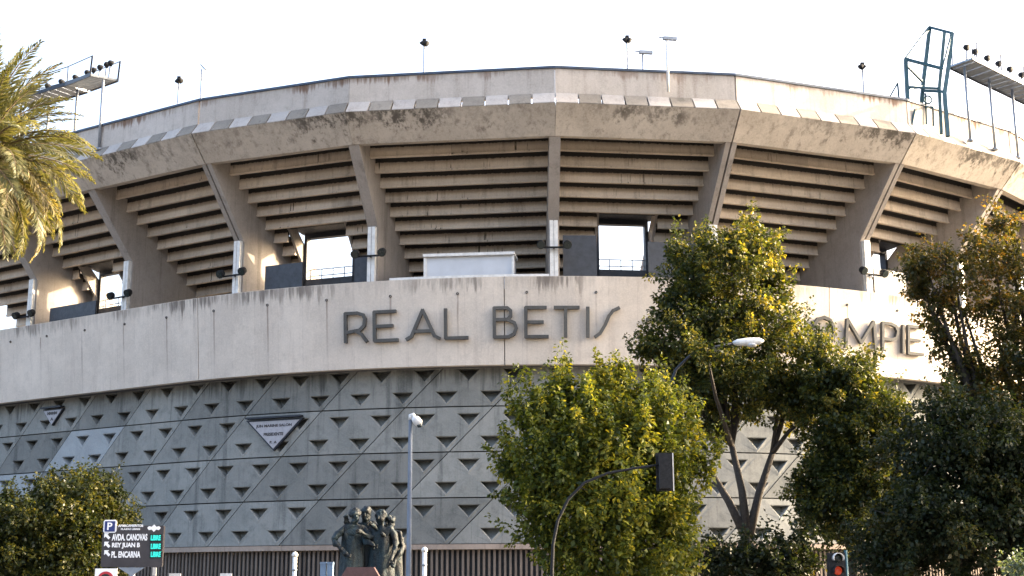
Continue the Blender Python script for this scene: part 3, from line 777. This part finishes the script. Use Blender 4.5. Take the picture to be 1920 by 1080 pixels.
# street lamp above the right trees
YL = 32.5
e = empty('street_lamp', (at(1254,1000,YL).x, YL, 0)); tag(e, 'street lamp with a curved arm and white luminaire among the right trees', 'street lamp')
pts = [Vector((at(1254,800,YL).x, YL, 0)), Vector((at(1254,800,YL).x, YL, 3)), at(1254,760,YL), at(1256,722,YL), at(1268,692,YL), at(1292,668,YL), at(1330,652,YL), at(1382,643,YL)]
mb = MB(); mb.tube(pts, [.09,.08,.05,.04,.036,.034,.032,.03], 10); mb.build('mast', M['frame'], e, True)
a, b = at(1374,643,YL), at(1432,639,YL)
mb = MB(); mb.tube([a, a.lerp(b,.15), a.lerp(b,.5), a.lerp(b,.85), b], [.04,.085,.105,.09,.03], 10); lh = mb.build('luminaire', M['white'], e, True)
mb = MB(); c = a.lerp(b,.6)-Zv*.09; mb.lathe(c, [(.02,-.05),(.10,-.03),(.13,.0),(.13,.02)], 12); mb.build('lamp_bowl', M['cabin'], lh, True)
# overhead traffic signal, seen from behind
YT = 24.0
e = empty('traffic_signal', (at(1036,1080,YT).x, YT, 0)); tag(e, 'dark traffic signal hanging from a curved arm before the bright green tree', 'traffic light')
pts = [Vector((at(1034,1080,YT).x, YT, 0))]+[at(x, y, YT) for x, y in ((1035,1070),(1037,1020),(1046,975),(1066,935),(1096,905),(1140,887),(1190,878),(1240,871))]
mb = MB(); mb.tube(pts, [.06,.034,.031,.029,.027,.025,.023,.022,.02], 10); mb.build('curved_arm', M['black'], e, True)
c = at(1247, 884, YT-.05)
mb = MB(); mb.box(c, (.105,.09,.30)); hs = mb.build('signal_housing', M['black'], e)
mb = MB(); mb.box(c+Vector((0,.11,0)), (.15,.012,.34)); mb.build('backplate', M['black'], e)
mb = MB(); mb.box(c+Vector((.158,.11,0)), (.010,.016,.34)); mb.build('plate_edge', M['white'], e)
for i in (-1,0,1):
    q = c+Vector((0,.125,.19*i)); mb = MB(); mb.lathe(q, [(.085,0),(.085,.14),(.075,.14),(.075,.0)], 14, (Xv, Zv, Vector((0,1,0)))); mb.build('visor', M['black'], hs, True)
# low traffic light under the right trees
YT = 27.0
c0 = at(1571, 1072, YT); e = empty('traffic_light', (c0.x, YT, 0)); tag(e, 'traffic light with a red lamp under the dark trees at right', 'traffic light')
mb = MB(); mb.box(c0+Vector((0,.1,-.15)), (.16,.1,.52)); hs = mb.build('signal_housing', M['black'], e)
mb = MB(); mb.tube([(c0.x+.2,YT+.1,0), (c0.x+.2,YT+.1,c0.z+.42)], .035, 8); mb.build('signal_post', M['teal'], e, True)
for i, mt in ((1,'lens_dark'), (0,'redlamp'), (-1,'lens_dark')):
    q = c0+Vector((0,0,.02+.24*i)); ln = MB(); ln.lathe(q, [(.085,0),(.07,.02)], 14, (Xv, Zv, OUT)); l_ = ln.build('lens', M[mt], hs, True)
    mb = MB(); n = 12
    V = []; 
    for d in (0.0, .17):
        for k in range(n+1):
            an = math.pi*(-.12)+math.pi*1.24*k/n; V.append(q+Xv*(.105*math.cos(an))+Zv*(.105*math.sin(an))+OUT*d)
    mb.add(V, [(k, k+1, k+n+2, k+n+1) for k in range(n)]); vz = mb.build('visor', M['white' if i == 1 else 'black'], hs, True)
    sm = vz.modifiers.new('thick', 'SOLIDIFY'); sm.thickness = .008

# ---------------------------------------------------------------- bronze monument
YM = 25.0
cm = at(688, 1075, YM); mon = empty('bronze_monument', (cm.x, YM, 0))
tag(mon, 'dark bronze statue group of huddled figures on a stone pedestal', 'statue')
PZ = 1.08
mb = MB(); mb.box((cm.x, YM+.1, .1), (1.05,.85,.1)); mb.box((cm.x, YM+.1, .6), (.85,.65,.4)); mb.box((cm.x, YM+.1, PZ-.045), (.92,.72,.045)); mb.build('pedestal', M['kerb'], mon)
mb = MB(); c = at(677, 1063.5, YM-.55); zt = c.z
V = [Vector((c.x+x, YM-.55+y, z)) for x, y, z in ((-.24,-.12,zt),(.24,-.12,zt),(.24,.12,zt),(-.24,.12,zt),(-.42,-.16,zt-.30),(.42,-.16,zt-.30),(.42,.16,zt-.30),(-.42,.16,zt-.30),(-.42,-.16,PZ-.09),(.42,-.16,PZ-.09),(.42,.16,PZ-.09),(-.42,.16,PZ-.09))]
mb.add(V, [(0,1,2,3),(0,4,5,1),(1,5,6,2),(2,6,7,3),(3,7,4,0),(4,8,9,5),(5,9,10,6),(6,10,11,7),(7,11,8,4),(11,10,9,8)]); mb.build('stone_block', M['red_stone'], mon)
tex = bpy.data.textures.new('clay', 'CLOUDS'); tex.noise_scale = .11; tex.noise_depth = 3
def figure(px, hy, Y, arms, lean=0.0, turn=0.0, scale=1.0, robe=True):
    top = at(px, hy, Y); h = top.z-PZ; x0 = top.x; k = h/1.72
    def P(x, y, z): return (x0 + (x*math.cos(turn)-y*math.sin(turn))*k + lean*(z/1.72-1.0)*-1*0, Y + (x*math.sin(turn)+y*math.cos(turn))*k, PZ + z*k)
    V = []; E = []; Rd = []
    def v(p, r, parent=None):
        V.append(p); Rd.append(r if hasattr(r, '__len__') else (r, r)); i = len(V)-1
        if parent is not None: E.append((parent, i))
        return i
    pel = v(P(0,0,.92), (.17*k,.14*k)); sp = v(P(0,0,1.12), (.155*k,.12*k), pel); ch = v(P(0,-.02,1.33), (.18*k,.13*k), sp)
    nk = v(P(0,-.04,1.48), .065*k, ch); hd = v(P(0,-.07,1.56), (.085*k,.10*k), nk); hd2 = v(P(0,-.075,1.66), (.078*k,.09*k), hd); v(P(0,-.06,1.725), .04*k, hd2)
    for s in (-1, 1):
        hp = v(P(.10*s,0,.86), .115*k, pel); kn = v(P(.12*s,-.05,.48), .085*k, hp); an = v(P(.12*s,.02,.09), .055*k, kn); v(P(.13*s,-.12,.04), .045*k, an)
    for s, el, hn in arms:
        sh = v(P(.19*s,-.02,1.40), .075*k, ch); e_ = v(P(*el), .058*k, sh); w_ = v(P(*hn), .042*k, e_)
        d = Vector(P(*hn))-Vector(P(*el)); d.normalize(); pm = v(tuple(Vector(P(*hn))+d*.07*k), (.048*k,.025*k), w_)
        sd = d.cross(OUT).normalized() if abs(d.y) < .9 else Xv
        for f in range(4): v(tuple(Vector(P(*hn))+d*((.15+.015*(f in (1,2)))*k)+sd*((f-1.5)*.024*k)+OUT*.02), .011*k, pm)
        v(tuple(Vector(P(*hn))+d*.09*k+sd*.06*k), .012*k, pm)
    me = bpy.data.meshes.new('figure'); me.from_pydata(V, E, [])
    o = link('figure', me, M['bronze'], mon)
    sk = o.modifiers.new('skin', 'SKIN'); sk.use_smooth_shade = True
    for i, dd in enumerate(me.skin_vertices[0].data if me.skin_vertices else []): pass
    if not me.skin_vertices:
        bm = bmesh.new(); bm.from_mesh(me); bm.verts.layers.skin.verify(); bm.to_mesh(me); bm.free()
    for i, dd in enumerate(me.skin_vertices[0].data): dd.radius = Rd[i]; dd.use_root = (i == 0)
    sb = o.modifiers.new('sub', 'SUBSURF'); sb.levels = 2; sb.render_levels = 2
    dp = o.modifiers.new('clay', 'DISPLACE'); dp.texture = tex; dp.strength = .11; dp.mid_level = .5; dp.texture_coords = 'GLOBAL'
    # face and hair as small sub-parts
    f0 = Vector(P(0,-.16,1.62)); fd = (Vector(P(0,-1,1.62))-Vector(P(0,0,1.62))).normalized(); fs = fd.cross(Zv)
    mb = MB(); mb.tube([f0+Zv*.02*k, f0+fd*.035*k-Zv*.03*k, f0-Zv*.035*k], [.012*k,.02*k,.012*k], 6)
    mb.build('nose', M['bronze'], o, True)
    mb = MB(); hc = Vector(P(0,-.05,1.67)); mb.lathe(hc, [(.06*k,-.09*k),(.105*k,-.05*k),(.115*k,.0),(.10*k,.05*k),(.06*k,.085*k),(.02*k,.10*k)], 12); hr = mb.build('hair', M['bronze'], o, True); hr.modifiers.new('s', 'SUBSURF').render_levels = 2; hd_ = hr.modifiers.new('clay', 'DISPLACE'); hd_.texture = tex; hd_.strength = .09; hd_.texture_coords = 'GLOBAL'
    if robe:
        mb = MB(); pr = []; n = 22; V = []; F = []
        for iz, (z, r) in enumerate(((1.30,.20),(1.10,.215),(.9,.23),(.6,.26),(.3,.28),(.05,.30))):
            for q in range(n):
                a = 2*math.pi*q/n; rr = r*(1+.10*math.sin(a*5+iz*.7+px)+.06*math.sin(a*9+px))
                V.append(P(rr*math.cos(a), rr*.72*math.sin(a), z+(.05*math.sin(a*3+px) if iz == 0 else 0)))
        for iz in range(5):
            for q in range(n): F.append((iz*n+q, iz*n+(q+1) % n, (iz+1)*n+(q+1) % n, (iz+1)*n+q))
        mb.add(V, F); d_ = mb.build('drapery', M['bronze'], o, True); d_.modifiers.new('s', 'SUBSURF').render_levels = 1
    return o
figure(664, 958, YM+.05, [(-1,(-.40,-.02,1.18),(-.22,-.2,.98)), (1,(.30,-.18,1.22),(.10,-.26,1.30))], turn=.35)
figure(688, 954, YM+.24, [(-1,(-.30,-.10,1.28),(-.30,-.25,1.46)), (1,(.34,-.12,1.26),(.20,-.28,1.38))], turn=-.1)
figure(716, 960, YM+.05, [(-1,(-.30,-.16,1.20),(-.08,-.28,1.12)), (1,(.30,.0,1.16),(.28,-.15,.92))], turn=-.25)
figure(735, 970, YM+.22, [(-1,(-.22,-.16,1.20),(-.06,-.28,1.30)), (1,(.30,-.04,1.14),(.24,-.2,.90))], turn=-.5)

# ---------------------------------------------------------------- vegetation
def leaf_mesh(name, B, A, Nn, Ls, Wd, tint):
    "one diamond shaped folded leaf per row"
    n = len(B); A = A/np.linalg.norm(A, axis=1, keepdims=True)
    Wv = np.cross(A, Nn); Wv /= np.linalg.norm(Wv, axis=1, keepdims=True)+1e-9; Nv = np.cross(Wv, A)
    L = Ls[:, None]; W = Wd[:, None]
    V = np.empty((n, 4, 3)); V[:,0] = B; V[:,1] = B+A*L*.5+Wv*W*.5+Nv*W*.18; V[:,2] = B+A*L-Nv*L*.12; V[:,3] = B+A*L*.5-Wv*W*.5+Nv*W*.18
    me = bpy.data.meshes.new(name); me.vertices.add(4*n); me.vertices.foreach_set('co', V.reshape(-1).astype(np.float32))
    me.loops.add(4*n); me.loops.foreach_set('vertex_index', np.arange(4*n, dtype=np.int32))
    me.polygons.add(n); me.polygons.foreach_set('loop_start', np.arange(0, 4*n, 4, dtype=np.int32))
    me.polygons.foreach_set('loop_total', np.full(n, 4, dtype=np.int32))
    at_ = me.attributes.new('tint', 'FLOAT', 'FACE'); at_.data.foreach_set('value', tint.astype(np.float32))
    me.update(calc_edges=True); return me
def unit(n):
    v = rng.normal(size=(n, 3)); return v/np.linalg.norm(v, axis=1, keepdims=True)
def lump(d, seed):
    r = np.random.default_rng(seed); k = r.normal(size=(7, 3))*2.2; p = r.uniform(0, 6.28, 7)
    return np.sin(d@k.T+p).sum(1)/7
def blobs_px(bl):
    out = []
    for px, py, Y, rx, ry, ryd in bl:
        c = at(px, py, Y); s = (at(px+1, py, Y)-c).x
        out.append((np.array(c), np.array((rx*s, ryd, ry*s*1.02))))
    return out
def crown(bl, n_cl, per, llen, seed, up=.5, size=(.22,.42), stretch=1.6, tint=(.4,.22), fill=.25, droop=.3, reach=1.0):
    "twig clusters spread through the crown: every cluster is an uneven spray of leaves round its own twig"
    bs = blobs_px(bl); vol = np.array([b[1].prod()**.70 for b in bs]); vol /= vol.sum()
    Bs, As, Ns, Ls, Ts = [], [], [], [], []
    for bi, (c, r) in enumerate(bs):
        m = max(8, int(n_cl*vol[bi])); d = unit(m)
        rad = (.30+.72*rng.random(m)**.55)*(1+.18*lump(d*1.4, seed+bi))*reach
        pos = c + d*rad[:,None]*r
        ax = d*.65 + np.array((0,0,up)) + rng.normal(size=(m,3))*.30; ax /= np.linalg.norm(ax, axis=1, keepdims=True)
        sz = rng.uniform(*size, m)*np.where(rng.random(m) < .15, 1.5, 1.0)
        tone = rng.normal(0, tint[1]*.8, m)
        k = np.repeat(np.arange(m), (per*rng.uniform(.45,1.35,m)).astype(int)); n = len(k)
        f = rng.random(n)**.8                          # along the twig
        q = unit(n); wid = sz[k]*(.62-.42*f)*rng.random(n)**.4
        off = q*wid[:,None]; along = ax[k]*((f-.45)*2*sz[k]*stretch)[:,None]
        a_ = q*.9 + ax[k]*.35 + np.array((0,0,-droop)) + rng.normal(size=(n,3))*.25
        Bs.append(pos[k]+off+along); As.append(a_); Ns.append(unit(n)*.7+np.array((0,0,.8))+q*.3)
        Ls.append(rng.uniform(*llen, n)*(1.1-.4*f)); Ts.append(np.clip(tint[0]+tone[k]+rng.normal(0, tint[1], n), 0, 1))
        g = int(n*fill)                                # loose inner leaves
        q = unit(g); pp = c+q*(rng.random(g)**.45*.8)[:,None]*r
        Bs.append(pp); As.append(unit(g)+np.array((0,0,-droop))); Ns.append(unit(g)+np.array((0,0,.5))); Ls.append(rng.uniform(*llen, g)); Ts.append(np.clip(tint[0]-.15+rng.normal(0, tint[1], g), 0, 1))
    B, A, N_, L, T_ = map(np.concatenate, (Bs, As, Ns, Ls, Ts))
    return leaf_mesh('crown', B, A, N_, L, L*rng.uniform(.5,.8,len(L)), T_), bs
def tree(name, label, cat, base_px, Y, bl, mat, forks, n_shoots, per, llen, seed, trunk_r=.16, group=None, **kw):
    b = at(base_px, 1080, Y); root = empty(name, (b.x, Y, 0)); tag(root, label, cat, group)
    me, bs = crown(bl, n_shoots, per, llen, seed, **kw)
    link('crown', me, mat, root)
    r = random.Random(seed); tr = MB(); f0 = at(*forks[0], Y)
    tr.tube([(b.x, Y, -.05), (b.x, Y, .15), Vector((b.x,Y,0)).lerp(f0,.5)+Vector((.05,0,0)), f0], [trunk_r*1.5, trunk_r*1.1, trunk_r*.95, trunk_r*.85], 9); tk = tr.build('trunk', M['bark'], root, True)
    heads = [at(*q, Y+r.uniform(-.3,.3)) for q in forks[1:]] or [f0+Zv*.5]
    for h in heads:
        lb = MB(); lb.tube([f0-Zv*.15, f0.lerp(h,.5)+Vector((r.uniform(-.08,.08), r.uniform(-.1,.1), 0)), h], [trunk_r*.7, trunk_r*.55, trunk_r*.42], 8)
        for c, rr in bs:
            c = Vector(c)
            if min(heads, key=lambda q: (q-c).length) is not h: continue
            mid = h.lerp(c, .5)+Vector((r.uniform(-.2,.2), r.uniform(-.2,.2), .15))
            lb.tube([h, mid, c], [trunk_r*.40, trunk_r*.25, trunk_r*.1], 6)
            for q in range(6):
                dd = Vector((r.gauss(0,1), r.gauss(0,1), r.gauss(.5,.8))).normalized()
                lb.tube([c, c+Vector((dd.x*rr[0], dd.y*rr[1], dd.z*rr[2]))*.75], [trunk_r*.12, .008], 5)
        lb.build('limb', M['bark'], root, True)
    return root
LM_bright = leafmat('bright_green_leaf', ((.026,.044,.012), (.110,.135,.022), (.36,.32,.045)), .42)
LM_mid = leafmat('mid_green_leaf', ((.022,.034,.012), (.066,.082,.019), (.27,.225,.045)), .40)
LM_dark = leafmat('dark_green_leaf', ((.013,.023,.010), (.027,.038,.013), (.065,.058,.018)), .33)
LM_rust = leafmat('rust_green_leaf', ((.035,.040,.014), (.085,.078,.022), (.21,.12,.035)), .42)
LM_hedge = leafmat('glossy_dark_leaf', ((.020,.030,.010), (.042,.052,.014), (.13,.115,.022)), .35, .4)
# bright tree in the middle
tree('plane_tree', 'bright yellow green broad tree before the patterned wall, behind the traffic signal', 'tree', 1150, 30.0,
     [(1130,815,30.0,115,80,1.5),(1060,830,29.8,95,95,1.3),(1200,830,30.0,105,110,1.5),(1010,890,29.9,70,70,1.2),(1130,930,29.6,130,120,1.7),(1260,930,30.0,60,100,1.2),(1150,1040,29.6,140,100,1.6),(1275,1030,30.0,50,70,.9),
      (1018,748,30.0,16,28,.3),(1063,738,30.0,16,34,.3),(1122,722,30.0,12,42,.3),(1025,775,30,55,50,.8),(1235,790,30,50,55,.9),(1165,738,30.1,16,34,.3),(1218,745,30.0,16,32,.3),(1000,800,30,14,36,.3),(1262,770,30,18,40,.3),(1030,960,29.8,70,70,1.1),(1090,785,30,60,40,.8),(1170,785,30,60,40,.8),(950,870,29.9,26,30,.5),(1310,870,30,24,34,.5)],
     LM_bright, [(1150,1060),(1120,960),(1190,950)], 640, 105, (.06,.175), 3, .15, up=1.0, size=(.17,.31), stretch=2.2, tint=(.50,.2), fill=.14, droop=.45)
# tall forked tree behind it
tree('forked_tree', 'tall tree with a dark forked trunk right of the bright green tree', 'tree', 1410, 36.0,
     [(1370,490,36,95,65,1.6),(1295,530,36,60,60,1.3),(1415,455,36,45,45,.9),(1330,620,36,110,80,1.8),(1430,600,36,75,80,1.5),(1245,655,35.8,45,42,.9),(1380,715,36,115,75,1.7),(1290,725,36,60,55,1.1),(1470,730,36,55,75,1.2),(1262,470,36,20,34,.5),(1250,570,36,22,34,.5),(1452,520,36,30,45,.7),(1505,790,35.8,26,46,.6),(1330,800,36,30,26,.5),(1505,640,36,30,45,.5),(1210,655,36,22,24,.4),(1535,690,36,24,50,.6),(1325,662,31.9,38,20,.25)],
     LM_mid, [(1402,1005),(1372,835),(1448,850),(1330,880)], 560, 95, (.06,.165), 5, .19, up=.35, size=(.24,.44), stretch=1.1, tint=(.44,.25), fill=.25)
tree('slender_tree', 'olive green tree standing between the forked tree and the dark right trees', 'tree', 1600, 35.0,
     [(1590,715,35,60,48,1.2),(1605,800,35,85,80,1.6),(1660,760,35,45,48,.9),(1560,880,35,60,90,1.3),(1640,890,34.8,80,85,1.5),(1600,970,34.8,100,60,1.5),(1545,670,35,30,45,.6),(1515,930,34.8,30,60,.7),(1620,690,35,26,22,.4),(1530,730,35,40,60,.9),(1690,800,35,30,40,.7)],
     LM_mid, [(1600,1050),(1580,930),(1640,920)], 520, 90, (.06,.165), 9, .15, up=.25, size=(.24,.44), stretch=1.1, tint=(.32,.24), fill=.25)
tree('rust_tree', 'tall tree with rusty olive leaves at the right edge of the photo', 'tree', 1890, 33.0,
     [(1860,480,33,55,65,1.3),(1790,520,33,45,40,.9),(1905,570,33,65,75,1.5),(1810,590,33,40,36,.8),(1880,680,33,70,80,1.6),(1960,520,33,70,100,1.6),(1940,700,33,90,100,1.7),(1825,740,33,45,50,.9),(1880,420,33,18,32,.4),(1735,495,33,30,20,.5),(2030,620,33,85,120,1.7),(1850,780,33,80,50,1.2),(1755,560,33,26,30,.5),(1715,510,33,24,24,.4),(1775,640,33,30,40,.6),(1770,480,33,30,26,.5),(1755,610,33,26,50,.4),(1790,690,33,36,40,.5),(1725,545,33,18,18,.3)],
     LM_rust, [(1890,960),(1850,800),(1930,790)], 400, 85, (.06,.155), 13, .2, up=.25, size=(.22,.42), stretch=1.1, tint=(.38,.27), fill=.16)
tree('dark_tree', 'dense dark green tree filling the lower right corner', 'tree', 1800, 30.0,
     [(1760,850,30,110,90,1.7),(1880,860,30,120,120,1.9),(1720,980,29.8,110,80,1.6),(1840,1000,29.8,150,110,1.9),(1960,950,30,110,140,1.8),(1660,1050,29.8,80,55,1.2),(2060,860,30,110,140,1.8),(1790,780,30,70,50,1.2)],
     LM_dark, [(1800,1075),(1760,980),(1850,960)], 640, 90, (.09,.15), 17, .2, up=.2, size=(.24,.42), stretch=1.1, tint=(.4,.22), fill=.3)
tree('shading_tree', 'broad dark tree added mostly past the right edge to shade the dark tree', 'tree', 2150, 31.0,  # added mostly out of view, casts shade on the dark tree
     [(2000,760,31,90,110,1.7),(2100,650,31,130,150,2.2),(2230,700,31,130,170,2.2),(2150,860,31,170,130,2.4),(2100,980,31,160,110,2.2),(2280,920,31,120,150,2.0)],
     LM_dark, [(2150,1060),(2100,900),(2200,880)], 420, 66, (.12,.20), 33, .2, up=.2, size=(.28,.5), stretch=1.1, tint=(.4,.22), fill=.35)
tree('small_tree', 'low bushy green tree at the foot of the forked trunk', 'tree', 1430, 33.0,
     [(1385,1045,33,50,35,.8),(1450,1055,33,60,38,.9),(1500,1040,33,42,42,.8),(1340,1062,33,34,34,.7)],
     LM_dark, [(1430,1078),(1420,1060)], 120, 56, (.10,.17), 21, .08, up=.4, size=(.2,.36), tint=(.45,.22))
tree('round_tree', 'dense round dark green tree behind the parking board at left', 'tree', 110, 31.0,
     [(110,990,31,130,90,1.9),(150,930,31,75,50,1.2),(30,1010,31,100,80,1.7),(200,985,31,52,70,1.1),(110,1070,31,140,75,1.9),(-70,1040,31,105,105,1.7),(90,922,31,32,30,.6),(190,912,31,38,34,.6),(238,1010,31,24,40,.5)],
     LM_hedge, [(110,1075),(70,1020),(150,1020)], 900, 60, (.07,.125), 25, .16, up=.4, size=(.14,.28), stretch=1.1, tint=(.45,.24), fill=.3)
tree('pale_shrub', 'small pale grey green shrub in the bottom right corner', 'shrub', 1905, 24.0,
     [(1908,1060,24,22,24,.4),(1930,1070,24,26,30,.4)], leafmat('silver_leaf', ((.06,.09,.06),(.11,.15,.10),(.2,.22,.14)), .3), [(1910,1078),(1910,1070)], 22, 40, (.06,.10), 29, .04, up=.4, size=(.10,.18))

# palm at the left edge: every frond a piece of its own
YP = 31.0
cp = at(-30, 288, YP)
palm = empty('date_palm', (cp.x, YP, 0)); tag(palm, 'date palm with drooping sunlit fronds at the left edge', 'palm')
pr = [(0,.34),(.3,.27),(2,.24),(6,.235),(cp.z-1.4,.24),(cp.z-.8,.33),(cp.z-.2,.38),(cp.z+.2,.2)]
mb = MB(); mb.tube([(cp.x+.10*math.sin(z*.3), YP, z) for z, r in pr], [r for z, r in pr], 16); mb.build('trunk', M['palm_bark'], palm, True)
ring = MB()
for i in range(46):
    z = .5+i*(cp.z-1.6)/46; ring.lathe((cp.x+.10*math.sin(z*.3), YP, z), [(.235,-.05),(.275,.02),(.24,.07)], 14)
ring.build('leaf_scars', M['palm_bark'], palm)
for i in range(30):
    a = i*2.4; z = cp.z-1.0+.03*i; d = Vector((math.cos(a), math.sin(a), .7)).normalized()
    mb = MB(); mb.bar(Vector((cp.x,YP,z))+d*.22, Vector((cp.x,YP,z))+d*.62, .10, .05); mb.build('leaf_base', M['palm_bark'], palm)
LM_palm = leafmat('palm_leaflet', ((.06,.072,.036), (.13,.132,.066), (.25,.225,.125)), .40, .45)
LM_palm_old = leafmat('old_palm_leaflet', ((.085,.082,.042), (.17,.15,.075), (.30,.245,.135)), .40, .5)
def frond_mesh(L, droop, seed, dry=.4):
    r = np.random.default_rng(seed); n = 26; s = np.linspace(0, 1, n)
    pitch = 0.0 - droop*s**1.35
    x = np.cumsum(np.cos(pitch))*L/n; z = np.cumsum(np.sin(pitch))*L/n
    side = .08*np.sin(s*3+seed)*L*.3
    P = np.stack([x, side, z], 1)
    m = 96; B, A, N_, Ls, Wd = [], [], [], [], []
    for sgn_ in (-1, 1):
        t = np.linspace(.16, .995, m)+r.normal(0, .004, m); t = np.clip(t, .1, .999)
        base = np.stack([np.interp(t, s, P[:,k]) for k in range(3)], 1)
        tg = np.stack([np.interp(t, s, np.gradient(P[:,k])) for k in range(3)], 1); tg /= np.linalg.norm(tg, axis=1, keepdims=True)
        upv = np.cross(np.array((0,1.,0)), tg)*-1
        latv = np.tile(np.array((0, sgn_, 0.)), (m, 1))
        a = tg*(.55+.35*t[:,None]) + latv*.8 + upv*(r.normal(.22,.16,m))[:,None] + np.array((0,0,-.32)) + r.normal(0,.09,(m,3))
        B.append(base); A.append(a); N_.append(upv+r.normal(0,.3,(m,3)))
        Ls.append((.50*np.sin(np.clip(t*1.05,0,1)*math.pi*.86+.30)+.06)*L/3.2*r.uniform(.85,1.1,m)); Wd.append(np.full(m, .036)*r.uniform(.8,1.2,m))
    B, A, N_, Ls, Wd = map(np.concatenate, (B, A, N_, Ls, Wd))
    me = leaf_mesh('frond', B, A, N_, Ls, Wd, np.clip(r.normal(dry, .22, len(B)), 0, 1))
    mb = MB(); mb.tube([Vector(p) for p in P[::3]], list(np.linspace(.035, .006, len(P[::3]))), 6); st = mb.mesh('rachis', True)
    return me, st
variants = []
for i, (L, dr) in enumerate([(3.0,.5),(3.1,.8),(3.2,1.15),(3.3,1.5),(3.2,1.85),(3.1,2.2),(3.0,2.5)]):
    lm, st = frond_mesh(L, dr, 40+i, .28+.08*i); lm.materials.append(LM_palm if i < 4 else LM_palm_old); st.materials.append(M['palm_bark']); variants.append((lm, st))
NF = 124
for i in range(NF):
    f = i/(NF-1); az = i*2.39996+random.uniform(-.15,.15)
    el = R_(86 - 122*f**.9 + random.uniform(-6,6))            # young fronds upright, old ones hang
    vi = min(6, max(0, int(f*5.2+random.uniform(0,1.4))))
    if el < R_(-5): vi = random.choice((2,3,3,4)); el = max(el, R_(-42))
    lm, st = variants[vi]
    rot = Matrix.Rotation(az, 4, 'Z') @ Matrix.Rotation(-el, 4, 'Y') @ Matrix.Rotation(random.uniform(-.5,.5), 4, 'X')
    o = bpy.data.objects.new('frond', lm); COL.objects.link(o); o.parent = palm
    k = random.uniform(.78, .96) if f > .12 else random.uniform(.95, 1.1)
    o.matrix_local = Matrix.Translation(Vector((cp.x, YP, cp.z-.35*f)) - palm.location) @ rot @ Matrix.Scale(k, 4)
    s = bpy.data.objects.new('rachis', st); COL.objects.link(s); s.parent = o
